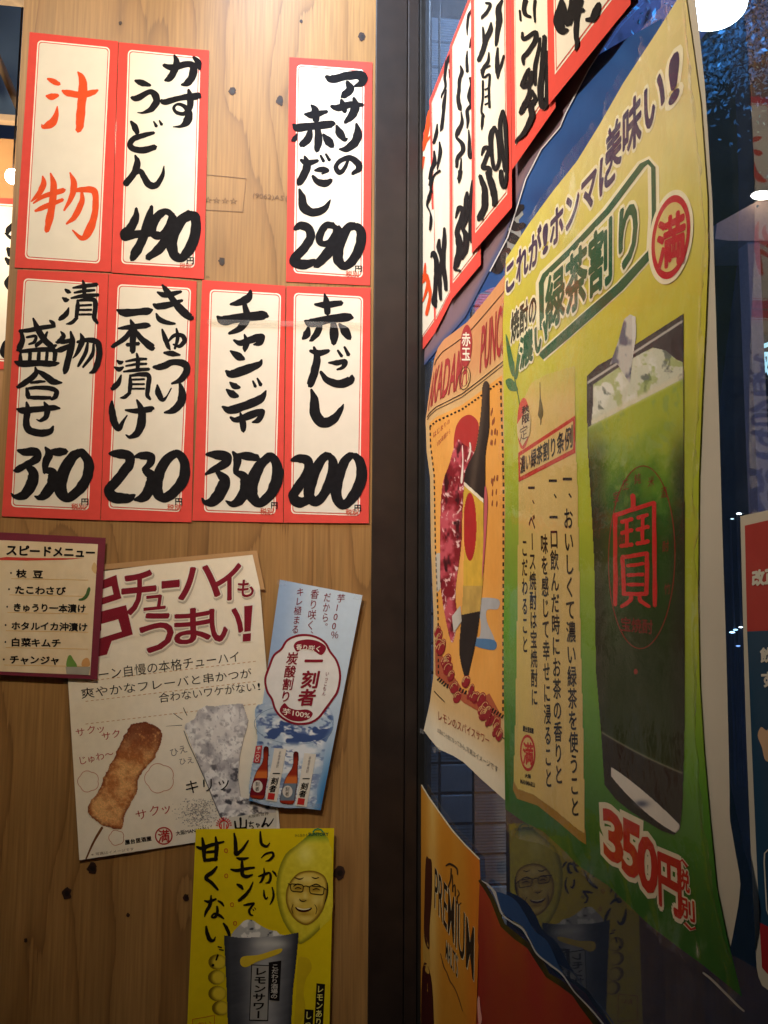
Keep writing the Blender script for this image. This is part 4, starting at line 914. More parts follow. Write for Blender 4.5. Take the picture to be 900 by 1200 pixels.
text(t, 'heading', 'スピードメニュー', [(44, 120), (750, 142), (748, 226), (40, 210)], S4, 3, BLK, K, bold=.04, jit=.05)
for s_, a, y_ in (('枝 豆', (128, 348, 338, 356, 66), 343), ('たこわさび', (112, 474, 512, 486, 68), 470), ('きゅうり一本漬け', (98, 610, 672, 622, 68), 607), ('ホタルイカ沖漬け', (86, 754, 688, 766, 68), 750), ('白菜キムチ', (84, 884, 478, 890, 70), 882), ('チャンジャ', (72, 1020, 470, 1026, 70), 1018)):
    text(t, 'menu_line', s_, hrow(*a), S4, 3, BLK, K, bold=.035, jit=.06)
    poly(t, 'bullet', ell(a[0] - 42, y_, 7, 8, 10), S4, 3, BLK, K)
    poly(t, 'row_rule', [(a[0] - 40, y_ + 42), (690, y_ + 54), (688, y_ + 58), (a[0] - 40, y_ + 46)], S4, 2, solid((222, 180, 104)), K)
brush(t, 'cucumber_picture', "618,552,14;650,545,24;680,515,28;694,470,24;696,455,10", S4, 3, solid((74, 104, 56)), K)
blob(t, 'snack_picture', [(520, 1075), (530, 1000), (552, 985), (575, 1020), (600, 1060), (590, 1085)], S4, 3, solid((110, 150, 70)), K)
blob(t, 'snack_picture', [(640, 1070), (645, 1025), (680, 1005), (700, 1030), (698, 1070)], S4, 3, solid((214, 160, 100)), K)
poly(t, 'snack_box', [(512, 1076), (706, 1076), (692, 1140), (520, 1132)], S4, 4, solid((168, 164, 150)), K)
blob(t, 'snack_picture', [(715, 310), (735, 260), (755, 290), (748, 350)], S4, 3, solid((222, 188, 130)), K)
film(t, [(-26, 619), (126, 627), (117, 799), (-34, 792)], S4, 12, 50, 50, .003, .09, 9)

# ---- lemon poster
S5 = Surf(1, 0.0, .0085, wave(51, .002, 6, 5)); K = Crop(210, 950, 4.737)
YEL = (226, 204, 18)
t = thing('lemon_poster', 'bright yellow poster with a smiling bespectacled lemon face and a metal tumbler', 'poster', S5.hit(305, 1100))
LP = [(92, 102), (860, 97), (822, 1700), (22, 1700)]
sheet(t, 'paper', K(np.array(LP, float)), S5, 0, 24, 50, PRINTG(), lambda u, v, x, y: mixc(full(x, YEL), (212, 184, 10), fbm(x * .02, y * .02, 2) * .6))
lem = smooth_closed([(700, 148), (725, 128), (765, 118), (800, 128), (826, 150), (838, 190), (850, 250), (852, 560), (800, 640), (740, 700), (690, 735), (662, 738), (625, 690), (600, 655), (570, 600), (547, 520), (537, 430), (550, 330), (590, 240), (650, 190)], 4)
def lemc(X, Y):
    d = dist_poly(lem, X, Y); n1 = fbm(X * .05, Y * .05, 3); c = mixc(full(X, (228, 214, 60)), (206, 190, 40), n1)
    c = mixc(c, (120, 118, 22), (1 - sst(0, 34, d)) * .8 * (X < 780)); c = mixc(c, (240, 232, 130), np.exp(-((X - 700) / 50) ** 2 - ((Y - 240) / 60) ** 2) * .7); return mixc(c, (110, 150, 40), (1 - sst(130, 190, Y)) * .7)
art(t, 'lemon_picture', lem, S5, 1, PRINTG(), lemc, K, .5)
fc = smooth_closed([(625, 385), (670, 345), (740, 335), (800, 360), (822, 410), (815, 470), (800, 540), (760, 600), (710, 632), (660, 615), (620, 570), (596, 510), (598, 440)], 4)
def facec(X, Y):
    d = dist_poly(fc, X, Y); n1 = fbm(X * .03, Y * .03, 3); c = mixc(full(X, (222, 196, 84)), (204, 170, 60), n1)
    g = lambda cx, cy, rx, ry: np.exp(-((X - cx) / rx) ** 2 - ((Y - cy) / ry) ** 2)
    c = mixc(c, (238, 220, 130), .8 * g(700, 380, 60, 24) + .6 * g(650, 500, 28, 26) + .6 * g(765, 500, 28, 28) + .6 * g(700, 470, 12, 30) + .4 * g(700, 600, 40, 14))
    c = mixc(c, (150, 116, 30), .75 * g(660, 432, 34, 16) + .75 * g(756, 438, 36, 16) + .7 * g(690, 498, 22, 8) + .5 * g(630, 545, 12, 40) + .5 * g(778, 545, 14, 40) + .5 * g(700, 575, 30, 8)); return mixc(c, (126, 96, 20), (1 - sst(0, 16, d)) * .8)
art(t, 'face_picture', fc, S5, 2, PRINTG(), facec, K, .4)
DK = solid((52, 42, 20)); MID = solid((140, 110, 30))
ring(t, 'hood_edge', fc, 5, S5, 2.6, MID, K)
blob(t, 'open_mouth', [(645, 535), (690, 545), (736, 538), (722, 556), (690, 564), (658, 556)], S5, 3, solid((60, 24, 14)), K)
blob(t, 'teeth', [(652, 536), (690, 545), (730, 540), (712, 549), (688, 552), (664, 547)], S5, 3.6, solid((232, 222, 170)), K)
brush(t, 'face_line', "635,420,4;655,408,7;680,412,4|735,415,4;760,408,7;785,418,4|642,434,4;660,426,6;678,434,4|742,440,4;760,432,6;780,440,4|668,490,4;675,500,6;692,504,5;705,498,4|632,520,3;625,545,4;632,572,3|752,520,3;764,545,4;758,575,3|640,372,5;670,380,7;690,372,3|735,368,3;755,376,6;775,370,4", S5, 3, DK, K)
ring(t, 'glasses', rrect([(616, 405), (690, 412), (686, 452), (620, 446)], 0, 12), 5, S5, 4, DK, K)
ring(t, 'glasses', rrect([(722, 416), (806, 424), (800, 468), (726, 460)], 0, 12), 5, S5, 4, DK, K)
brush(t, 'glasses_bridge', "690,420,5;706,418,5;722,424,5|616,410,5;604,405,5|806,430,5;818,440,5", S5, 4.4, DK, K)
brush(t, 'sideburn', "822,400,5;824,440,8;818,480,8;806,520,4", S5, 3, DK, K)
BR = solid((26, 22, 12), .5)
brush(t, 'brush_heading', "450,115,8;452,150,14;458,185,16;485,198,14;502,180,6|455,262,5;480,240,10;515,232,12;522,250,14;500,275,12;480,280,5|440,365,8;470,355,14;500,345,12;508,365,14;500,395,14;480,402,6|470,318,6;472,350,12;460,385,14;446,402,5|518,335,8;532,350,12;540,366,6|470,440,6;472,470,12;482,490,10;492,478,4|516,425,7;524,460,12;520,490,12;504,522,6", S5, 2, BR, K, wf=1.1)
brush(t, 'brush_heading', "305,125,10;312,170,18;314,215,22;318,240,22;350,215,16;384,165,8|318,262,8;345,268,18;385,262,8|285,325,8;320,332,18;370,322,16;418,315,10|348,270,10;350,320,20;352,355,20;375,366,18;408,355,8|320,408,10;340,420,20;354,436,10|330,500,14;355,480,18;390,440,14;410,395,6|358,525,8;385,520,14;415,514,10;400,535,12;388,555,12;395,575,12;410,582,6|408,545,4;414,555,6|418,538,4;425,548,6", S5, 2, BR, K, wf=1.1)
brush(t, 'brush_heading', "95,200,10;125,208,20;180,190,18;248,172,10|128,150,10;136,200,22;138,250,20;142,280,16|202,145,10;208,195,22;205,245,20;200,275,18|138,232,12;175,228,14;205,225,12|140,276,16;175,272,18;210,268,16|210,310,10;185,340,20;148,372,20;180,400,18;215,440,12|140,500,8;165,505,16;205,490,10|178,470,8;172,520,18;150,560,16;140,590,5|215,500,8;235,512,14;248,530,8|210,530,10;212,560,16;200,590,14;180,590,10;195,572,12;225,582,16;248,600,8|150,640,10;155,680,20;170,715,22;190,720,14;202,700,5|245,625,10;262,650,18;278,690,16;270,700,6", S5, 2, BR, K, wf=1.1)
brush(t, 'brush_heading', "215,755,8;235,760,8|222,770,6;245,775,8|215,800,12;205,830,10|190,855,14;184,862,14", S5, 2, BR, K)
for x, y in ((260, 222), (261, 362), (293, 522), (310, 625)): ring(t, 'red_dot', ell(x, y, 9, 11, 18), 4, S5, 2, solid((196, 80, 30)), K)
ring(t, 'brand_arc', [(742, 120), (752, 106), (770, 101), (788, 106), (800, 120)], 8, S5, 3, solid((60, 150, 90)), K, closed=False)
text(t, 'brand_line', 'SUNTORY', hrow(718, 131, 828, 131, 18), S5, 3, solid((40, 84, 60)), K, fit='bbox', bold=.03)
text(t, 'brand_line', '水と生きる', hrow(640, 137, 714, 135, 17), S5, 3, solid((60, 70, 40)), K)
for i, (x, y, r) in enumerate(((212, 840, 52), (208, 925, 50), (212, 1015, 52), (230, 1095, 50))):
    def fing(X, Y, x=x, y=y, r=r): 
        d = np.hypot(X - x, Y - y) / r; c = mixc(full(X, (226, 200, 50)), (120, 98, 16), sst(.5, 1.05, d + (X - x) / r * -.3 + .1 * fbm(X * .05, Y * .05, 2))); return c
    art(t, 'finger_picture', ell(x, y, r, r * .85, 30), S5, 1 + .3 * i, PRINTG(), fing, K, .5)
blob(t, 'arm_picture', [(660, 830), (690, 812), (725, 830), (735, 880), (705, 930), (690, 1010), (700, 1100), (670, 1184), (640, 1184), (650, 1000)], S5, 1.2, solid((206, 178, 26)), K)
mg = [(247, 690), (340, 705), (560, 695), (665, 674), (655, 790), (632, 1000), (612, 1400), (275, 1400), (262, 1000)]
def mugc(X, Y):
    s = (X - 247 - (Y - 690) * .03) / (415 - (Y - 690) * .09); n1 = fbm(X * .006, Y * .03 + s * 3, 4); b = .45 + .35 * np.cos((s - .56) * 7) + .15 * (n1 - .5)
    c = mixc(full(X, (58, 60, 66)), (188, 188, 186), b); c = mixc(c, (206, 206, 196), np.exp(-((Y - 740) / 26) ** 2) * sst(.3, .6, s) * (1 - sst(.7, .95, s)) * .8); return mixc(c, (40, 42, 48), np.maximum(sst(.9, 1, s), sst(.1, 0, s)) * .7)
art(t, 'tumbler_picture', mg, S5, 3, PRINTG(), mugc, K, .6)
ic = smooth_closed([(290, 700), (330, 640), (365, 608), (405, 606), (450, 635), (500, 660), (540, 668), (560, 685), (600, 698), (420, 712)], 4)
art(t, 'ice_picture', ic, S5, 2.4, PRINTG(), lambda X, Y: mixc(mixc(full(X, (178, 178, 172)), (230, 228, 218), sst(.4, .6, fbm(X * .03, Y * .03, 3))), (52, 54, 62), sst(.58, .66, fbm(X * .022 + 5, Y * .025, 3))), K, .5)
blob(t, 'lemon_smear', [(338, 830), (360, 808), (440, 800), (520, 775), (570, 765), (560, 790), (500, 815), (430, 840), (375, 868), (345, 860)], S5, 4, solid((220, 190, 50)), K)
poly(t, 'tumbler_label', [(400, 853), (502, 858), (494, 1168), (388, 1166)], S5, 4.6, BLK, K); poly(t, 'tumbler_label_field', [(405, 859), (497, 863), (489, 1162), (393, 1160)], S5, 5.4, solid((160, 158, 150)), K)
text(t, 'tumbler_word', 'レモンサワー', vcol(452, 868, 438, 1156, 74), S5, 6.2, BLK, K, mode='v', bold=.03)
poly(t, 'tumbler_tag', [(497, 842), (567, 832), (556, 1056), (500, 1050)], S5, 5, BLK, K)
text(t, 'tumbler_tag_word', 'こだわり酒場の', vcol(533, 850, 526, 1044, 40), S5, 6, solid((190, 186, 176)), K, mode='v', bold=.02)
poly(t, 'caption_box', [(762, 958), (810, 963), (786, 1420), (738, 1415)], S5, 2, BR, K); text(t, 'caption', 'レモンありのまま', vcol(784, 968, 764, 1330, 40), S5, 3, solid((232, 222, 120)), K, mode='v', bold=.02)
poly(t, 'caption_box', [(696, 1102), (746, 1106), (730, 1420), (680, 1415)], S5, 2, BR, K); text(t, 'caption', 'しっかり', vcol(719, 1112, 708, 1300, 40), S5, 3, solid((232, 222, 120)), K, mode='v', bold=.02)
ring(t, 'corner_box', [(74, 1158), (196, 1136), (196, 1300), (74, 1300)], 4, S5, 2, solid((196, 80, 30)), K); text(t, 'corner_word', 'おい', hrow(100, 1190, 180, 1178, 34), S5, 2, solid((196, 80, 30)), K)
# ================================================================ POSTERS ON THE WINDOW
GS = lambda base=.0015, disp=None: Surf(0, XG, base, disp)
# mauve vinyl backing and blue banner edge behind the strips
S0 = GS(.0012, wave(61, .002, 7, 7))
t = thing('vinyl_backing', 'mauve grey vinyl sheet showing under the lower ends of the window strips', 'vinyl sheet', S0.hit(600, 250))
pfv = coons([(500, 330), (560, 200), (620, 90), (690, -60), (756, -200)], [(756, -200), (748, 2)], [(497, 428), (545, 372), (572, 320), (590, 285), (616, 208), (634, 174), (656, 148), (662, 131), (690, 80), (722, 30), (748, 2)], [(500, 330), (497, 428)])
def vinc(u, v, x, y): return mixc(full(x, (126, 104, 116)), (70, 84, 128), sst(.62, .3, u) * sst(.9, 1, v))
sheet(t, 'sheet', pfv, S0, 0, 60, 40, PRINTG(), vinc, thick=.0004)
ring(t, 'white_edge', [(574, 318), (595, 278), (616, 210), (634, 175), (656, 149), (663, 132), (690, 81), (723, 30), (748, 2)], 1.4, S0, 2, solid((214, 214, 222)), closed=False)
t = thing('blue_banner', 'deep blue vinyl banner with black and white characters, between strips and green poster', 'banner', on_plane(640, 240, 0, XG))
SB = Surf(0, XG, .0006)
pfb = coons([(502, 380), (600, 215), (650, 140), (698, 66), (775, 22)], [(775, 22), (755, 200), (720, 330)], [(503, 424), (522, 408), (545, 380), (560, 345), (578, 336), (600, 340), (660, 330), (720, 330)], [(502, 380), (503, 424)])
sheet(t, 'cloth', pfb, SB, 0, 50, 40, PRINTG(), lambda u, v, x, y: mixc(mixc(full(x, (44, 92, 160)), (30, 66, 128), fbm(x * .03, y * .03, 3)), (96, 92, 120), sst(.35, .95, v) * .7 * (x > 610)), thick=0)
K = Crop(480, 200, 5.217)
brush(t, 'banner_lettering', "690,215,30;640,260,50;600,290,40;640,330,40|700,330,30;650,345,50;610,330,30|580,380,40;640,420,60;680,430,30|575,440,44;560,520,60;540,600,60;500,600,30|600,480,30;620,520,30", SB, 3, solid((34, 34, 40)), K)
brush(t, 'banner_lettering_edge', "668,250,70;640,300,60;640,400,80;590,500,70;520,590,60", SB, 1.5, solid((150, 156, 160)), K)

# strips
G2 = 'red bordered menu strips hanging side by side on the window'
CA = Crop(480, 0, 5.714); CB = Crop(480, 200, 5.217); CC = Crop(590, 0, 5)
def up(surf, x, y, h):
    p = surf.hit(x, y); p = p + np.array((0, 0, h)); v = (p - EYE) @ ROT.T.T if False else ROT.T.T @ (p - EYE) if False else np.array([cX.dot((1,0,0)) * 0, 0, 0])
    c = (p - EYE) @ ROT      # world -> camera
    return (450 + F * c[0] / -c[2], 600 - F * c[1] / -c[2])
def gstrip(label, x0, y0, x1, y1, base, seed, writing, price, crops, inkm=INK, lean=0, ins=5, nuv=(30, 80)):
    s = GS(base, wave(seed, .0045, 13, 5))
    tl = up(s, x0, y0, .385); tr_ = up(s, x1, y1, .385); q = [(tl[0] + lean, tl[1]), (tr_[0], tr_[1]), (x1, y1), (x0, y0)]
    f = homog(q); t = thing('menu_strip', label, 'menu sign', s.hit(*np.array(q).mean(0)), G2)
    sheet(t, 'paper', q, s, 0, nuv[0], nuv[1], RED)
    def fld(a, b): return [f(a, b * .42), f(1 - a, b * .42), f(1 - a, 1 - b), f(a, 1 - b)]
    for nm, a, b, ly, m_ in (('white_line', .10, .055, 1, WHT), ('red_line', .115, .061, 2.2, RLINE), ('writing_field', .13, .066, 3.4, CREAM)):
        def pf(u, v, a=a, b=b): return f(a + u * (1 - 2 * a), b * .5 + v * (1 - b * 1.5))
        sheet(t, nm, pf, s, ly, nuv[0], nuv[1], m_, thick=0)
    for i, (w_, c_, m_) in enumerate(writing): brush(t, 'lettering', w_, s, 6 + i, m_, c_, wf=1.08)
    if price:
        for w_, c_ in price: brush(t, 'price', w_, s, 7.5, INK, c_, wf=1.12)
    return t
gstrip('narrow strip with orange brush writing, first on the window beside the dark post', 488.5, 419, 512, 387, .0022, 71,
  [("130,740,10;125,800,24;112,900,26;95,980,22;90,1010,8|85,1000,8;100,960,18;150,900,10|85,1130,10;95,1050,14", CA, OINK), ("95,565,8;92,620,16;85,680,12|80,640,8;100,640,22;115,700,22;125,760,16;105,870,18;100,880,5|110,680,10;100,740,16;80,800,6|75,690,8;110,640,14", CB, OINK)], None, None)
gstrip('strip with priced 280 in black, second on the window from the dark post', 509, 391, 530, 350, .0034, 72,
  [("275,350,8;258,400,24;245,430,22;235,520,18;240,580,16;215,640,12;212,660,4|262,460,6;270,500,16;265,520,6|245,600,8;230,690,24;225,760,20;215,850,22;205,880,6|185,830,8;178,900,24;160,960,18|200,950,10;205,1020,24;190,1100,16;185,1140,6|165,1010,10;165,1090,28;145,1140,22;135,1200,22", CA, INK),
   ("125,20,14;130,60,20;120,90,14|185,0,16;150,30,12;128,100,12;135,130,14|130,110,12;115,170,16;105,210,10;125,255,8;130,300,16;125,355,14;118,360,5", CB, INK)],
  [("130,530,10;145,500,24;160,540,26;165,590,28;160,660,24;155,740,24;150,800,32;160,835,12|180,420,14;178,470,26;195,540,22;185,640,22;185,730,20;190,790,14|212,350,14;212,430,24;205,560,24;215,650,24;222,730,18", CB)], None, lean=-6)
gstrip('strip priced 390 third on the window, left of the bean curd strip', 527.5, 353, 563.5, 310, .0050, 73,
  [("415,30,10;425,60,20;395,100,18;385,180,14;385,235,5|430,70,18;420,120,12|425,210,8;415,270,22;400,320,8|385,340,8;382,400,16;385,480,20|340,440,10;350,480,24;335,530,22;330,600,22;325,660,24;335,720,28;345,740,10|405,520,18;415,570,24;400,650,30;415,700,26;385,740,22;390,800,22;385,860,8|345,750,8;350,820,22;325,880,32;315,920,18;350,960,28;355,1010,28;320,1060,24;315,1120,18|395,870,8;400,950,20;400,1040,22;415,1050,16;425,960,14;420,900,5|345,1060,8;340,1140,18;325,1200,18", CA, INK)],
  [("310,0,24;305,40,20;300,75,8|280,290,8;300,230,24;322,235,26;320,280,28;290,370,28;300,420,36;305,480,38;290,560,36;275,600,16;310,612,12|352,130,14;345,180,26;340,300,28;325,350,22;345,400,32;340,480,32;320,540,14|385,60,14;380,130,26;375,260,28;375,400,28;378,440,12|350,150,12;385,200,16", CB)], None)
gstrip('strip priced 390 with 豆腐 brushed down it, fourth on the window', 553, 297, 600, 243, .0066, 74,
  [("510,20,16;540,30,20;518,80,22;490,110,22;480,130,6|545,150,10;540,200,32;510,270,32;490,340,32;465,400,28;458,415,8|490,180,10;500,280,26|620,0,16;595,60,38;600,130,42;590,200,32;580,290,20;575,310,6|590,320,12;585,400,26;590,480,30;590,525,12|630,370,12;615,430,18;600,490,8|530,350,8;525,410,22;490,470,26;490,520,14|475,470,10;540,440,12|500,520,14;535,500,16;530,600,16;535,720,16|490,540,14;490,650,14;480,740,14;495,780,20|505,600,12;525,590,12|505,650,12;525,640,12|505,700,12;525,690,12|490,760,16;485,830,18;482,870,6", CA, INK)],
  [("480,1040,8;500,990,24;530,1000,26;510,1060,26;490,1120,26;530,1130,32;535,1190,26|570,850,26;545,900,32;545,1000,26;560,1110,22;580,1130,22;600,1060,22;590,920,24;575,860,20|625,740,22;605,830,26;620,1000,22;640,1140,24;650,1100,16;640,850,24;630,750,14", CA), ("430,30,22;440,60,28;455,100,32;460,160,36;455,230,36;425,290,30;415,300,10;450,295,10|470,10,18;490,50,36;510,120,38;520,180,32;510,215,14|560,0,24;560,60,26;575,100,22;590,40,18;590,0,12", CB)], None)
gstrip('strip with 390 at the foot, fifth on the window above the blue banner', 600, 199, 651, 126, .0084, 75,
  [("130,0,28;120,50,26;130,85,24;160,100,14|185,0,18;180,60,16;185,130,10|95,60,12;100,120,12|110,190,14;120,230,22;185,190,26;185,240,28;140,310,28;115,340,24;118,380,12|215,220,12;205,290,20;185,400,24;185,500,16", CC, INK)],
  [("240,210,22;235,300,28;225,420,30;215,530,32;225,620,28;250,600,24;255,440,20;255,300,14|150,400,14;135,430,22;110,500,26;150,490,32;165,420,20|150,500,16;150,560,28;120,620,32;100,665,22|165,530,18;185,580,24;160,620,32;165,680,32;140,740,28;110,790,24;75,820,12;70,840,5", CC)], None)
gstrip('widest red bordered strip on the window, cut off by the top of the picture', 643, 123, 739, 5, .0102, 76,
  [("340,0,24;340,60,60;325,130,64;345,180,44;375,175,20|395,0,20;400,60,44;375,140,44|440,0,60;430,100,34;425,200,28;430,260,22;420,295,8|470,60,24;390,70,44|560,20,24;545,60,42;520,110,36;480,115,14;540,110,6", CC, INK)], None, None)

# ---- pink punch poster
S6 = GS(.0035, wave(81, .007, 10, 7))
t = thing('punch_poster', 'wavy orange and tan poster with a dark bottle, left of the green one', 'poster', S6.hit(545, 640))
pf6 = coons([(509, 420), (513, 408), (520, 398), (531, 390), (548, 377), (570, 350), (592, 322), (600, 312)], [(600, 312), (598, 450), (601, 560), (600, 800), (600, 945)], [(496.5, 856), (504, 866), (514, 878), (530, 885), (543, 893), (566, 915), (600, 945)],
            [(509, 420), (503, 460), (498.7, 492), (500, 530), (504, 560), (505, 640), (508, 720), (508, 790), (504, 822), (496.5, 856)])
def punc(u, v, x, y):
    n1 = fbm(x * .05, y * .02, 3); c = mixc(full(x, (238, 176, 96)), (228, 156, 70), n1); return c
sheet(t, 'paper', pf6, S6, 0, 44, 110, PRINTG(), lambda u, v, x, y: mixc(mixc(full(x, (214, 178, 124)), (226, 214, 190), sst(.0, .1, v - (.885 + .0 * u)) * 1.0), (206, 140, 96), (1 - sst(.1, .2, v)) * .8))
def sub(pf, u0, v0, u1, v1): return lambda u, v: pf(u0 + (u1 - u0) * u, v0 + (v1 - v0) * v)
sheet(t, 'orange_field', sub(pf6, .07, .19, .90, .845), S6, 1, 40, 90, PRINTG(), punc, thick=0)
K7 = Crop(490, 440, 7.5); K5 = Crop(480, 320, 3.75); K6 = Crop(480, 620, 3.636)
CEL = (3, 6)
def on6(u, v, layer): return pf6(u, v)
def stripe(u0, v0, u1, v1, wd, nm, ly, m_, n=40, dash=None):
    """printed line that follows the paper"""
    us = np.linspace(u0, u1, n); vs = np.linspace(v0, v1, n)
    if dash:
        for i in range(dash):
            a, b = i / dash, (i + .55) / dash; x, y = pf6(u0 + (u1 - u0) * np.linspace(a, b, 3), v0 + (v1 - v0) * np.linspace(a, b, 3))
            ring(t, nm, np.stack([x, y], -1), wd, S6, ly, m_, closed=False)
    else:
        x, y = pf6(us, vs); ring(t, nm, np.stack([x, y], -1), wd, S6, ly, m_, closed=False)
DKB = solid((40, 30, 26)); PINK = solid((168, 58, 60))
stripe(.08, .20, .9, .20, 2.2, 'dash', 2, DKB, dash=22); stripe(.08, .20, .085, .84, 1.5, 'dash', 2, DKB, dash=42); stripe(.885, .20, .885, .84, 2.0, 'dash', 2, DKB, dash=46); stripe(.08, .845, .9, .845, 5, 'dash', 2, DKB, dash=26)
stripe(.03, .165, .97, .165, 1, 'rule', 2, DKB); stripe(.03, .172, .97, .172, .7, 'rule', 2, DKB); stripe(.04, .03, .97, .03, .8, 'rule', 2, DKB)
stripe(.04, .885, .2, .885, 1, 'rule', 2, DKB); stripe(.8, .885, .96, .885, 1, 'rule', 2, DKB)
def t6(s_, u0, v0, u1, v1, nm, ly, m_, **k):
    q = [(0, 0), (1, 0), (1, 1), (0, 1)]
    V_, T_ = _textmesh(s_, k.get('bold', 0)); lo = V_.min(0); hi = V_.max(0); zz_ = V_[:, 2]
    uu = (V_[:, 0] - lo[0]) / (hi[0] - lo[0]); vv = 1 - (V_[:, 1] - lo[1]) / (hi[1] - lo[1])
    def mf(a, b): return pf6(u0 + (u1 - u0) * a, v0 + (v1 - v0) * b)
    return tri_obj(t, nm, np.stack([uu, vv], -1), T_, S6, ly, m_, (.06, .34), mapf=mf)
t6('AKADAMA', .03, .055, .47, .15, 'title', 3, PINK, bold=.02); t6('PUNCH', .62, .05, .95, .15, 'title', 3, PINK, bold=.02)
poly(t, 'title_seal', ell(248, 320, 26, 92, 30, shear=-.6), S6, 3, PINK, K5, (2, 4)); text(t, 'title_seal_word', '赤玉', vcol(248, 258, 248, 388, 40), S6, 4.2, PALE, K5, mode='v', bold=.02)
ring(t, 'round_stamp', ell(242, 462, 24, 48, 30, shear=-.5), 2.5, S6, 3.4, DKB, K5); ring(t, 'round_stamp', ell(242, 462, 17, 34, 30, shear=-.5), 2, S6, 3.4, DKB, K5)
poly(t, 'stamp_field', ell(242, 462, 23, 46, 30, shear=-.5), S6, 2.8, solid((216, 176, 120)), K5)
blob(t, 'red_disc', [(325, 480), (360, 400), (410, 355), (470, 350), (530, 420), (520, 560), (490, 680), (440, 780), (350, 800), (312, 640)], S6, 2, solid((176, 50, 48)), K7, (2, 2))
dr = smooth_closed([(310, 640), (350, 560), (400, 600), (470, 650), (500, 720), (420, 880), (390, 1200), (380, 1500), (330, 1900), (345, 2150), (290, 2350), (200, 1900), (190, 1500), (205, 1000), (270, 780)], 4)
def drc(X, Y):
    n1 = fbm(X * .014, Y * .012, 4); n2 = fbm(X * .04 + n1 * 4, Y * .02, 4); c = mixc(full(X, (128, 28, 38)), (196, 84, 96), sst(.35, .7, n1)); c = mixc(c, (232, 196, 190), sst(.6, .74, n2)); return mixc(c, (62, 18, 24), sst(.62, .8, fbm(X * .02 + 4, Y * .01, 3)))
art(t, 'drink_picture', dr, S6, 3, PRINTG(), drc, K7, .6)
bt_ = smooth_closed([(568, 70), (625, 70), (628, 300), (625, 480), (600, 640), (590, 800), (596, 1100), (588, 1500), (564, 1900), (524, 2250), (460, 2560), (420, 2680), (360, 2450), (372, 2200), (392, 1900), (400, 1500), (400, 940), (430, 790), (500, 650), (535, 440), (555, 250)], 4)
def btc(X, Y):
    c = mixc(full(X, (44, 36, 34)), (84, 70, 60), np.exp(-((X - 560 + (Y - 300) * .12) / 30) ** 2) * .8); c = mixc(c, (210, 168, 60), sst(1495, 1505, Y * 1.0) * 0)
    lab = (Y > 930 + (X - 400) * .9) & (Y < 2100 - (X - 400) * .2) & (X < 575); c = np.where(lab[..., None], np.array((214, 172, 64.)), c)
    edge = lab & (Y < 965 + (X - 400) * .9); c = np.where(edge[..., None], np.array((232, 222, 200.)), c)
    rd = (((X - 455) / 58) ** 2 + ((Y - 1330) / 300) ** 2) < 1; c = np.where(rd[..., None], np.array((170, 40, 40.)), c); wv = lab & (Y > 1850); c = np.where(wv[..., None], np.array((196, 160, 84.)), c)
    return c * (.9 + .2 * fbm(X * .03, Y * .01, 3)[..., None])
art(t, 'bottle_picture', bt_, S6, 4, PRINTG(), btc, K7, .6)
blob(t, 'fluid_highlight', [(372, 930), (388, 760), (384, 640), (392, 620), (398, 760), (392, 930)], S6, 4.6, solid((232, 214, 204)), K7); blob(t, 'fluid_highlight', [(430, 740), (452, 660), (450, 590), (462, 600), (466, 660), (448, 730)], S6, 4.6, solid((232, 214, 204)), K7)
blob(t, 'glass_side', [(585, 980), (610, 1100), (590, 1500), (560, 1800), (575, 1400)], S6, 4.6, solid((196, 96, 104)), K7)
for (a, b) in ((130, 245), ):
    pass
blob(t, 'cloud_shape', [(278, 300), (376, 298), (376, 340), (330, 345), (330, 395), (362, 470), (360, 515), (272, 495), (276, 462), (300, 455), (300, 380), (274, 370)], S6, 2, solid((176, 176, 180)), K6, (2, 2)); blob(t, 'cloud_base', [(274, 468), (362, 474), (360, 515), (272, 495)], S6, 2.6, solid((84, 124, 168)), K6, (2, 2))
blob(t, 'cloud_shape', [(112, 108), (148, 112), (150, 140), (132, 150), (150, 190), (148, 222), (118, 268), (114, 200)], S6, 2, solid((196, 186, 170)), K6, (2, 2))
rs = np.random.RandomState(8)
for x0, y0, n_, x1, y1 in ((118, 440, 18, 215, 700), (235, 640, 26, 388, 850)):
    for i in range(n_):
        u_ = rs.rand(); x = x0 + (x1 - x0) * u_; y = y0 + (y1 - y0) * u_ + rs.uniform(-10, 50) 
        rx_ = rs.uniform(9, 18); ry_ = rs.uniform(18, 36)
        poly(t, 'red_wave', ell(x, y, rx_, ry_, 16, rot=.3), S6, 2.2 + .12 * i, solid((150, 38, 44)), K6)
        ring(t, 'wave_line', ell(x, y, rx_ * .8, ry_ * .8, 16, rot=.3)[7:15], 2.6, S6, 3 + .12 * i, solid((222, 180, 120)), K6, closed=False)
        if i % 3 == 0: ring(t, 'wave_line', ell(x, y, rx_ * .45, ry_ * .45, 14, rot=.3)[6:13], 2.2, S6, 3 + .12 * i, solid((222, 180, 120)), K6, closed=False)
poly(t, 'wave_ground', [(110, 620), (150, 660), (230, 740), (300, 780), (388, 850), (388, 790), (340, 700), (290, 730), (230, 690), (170, 600), (130, 520), (108, 500)], S6, 1.6, solid((178, 92, 62)), K6, (2, 2))
rs = np.random.RandomState(5)
for i in range(26):
    x = rs.uniform(640, 705); y = rs.choice([300, 380, 480, 560, 890, 920, 1010, 1090]) + rs.uniform(-14, 14)
    brush(t, 'caption_dash', f"{x:.0f},{y:.0f},8;{x-3:.0f},{y+30:.0f},12;{x-4:.0f},{y+48:.0f},6", S6, 2, solid((150, 84, 52)), K7)
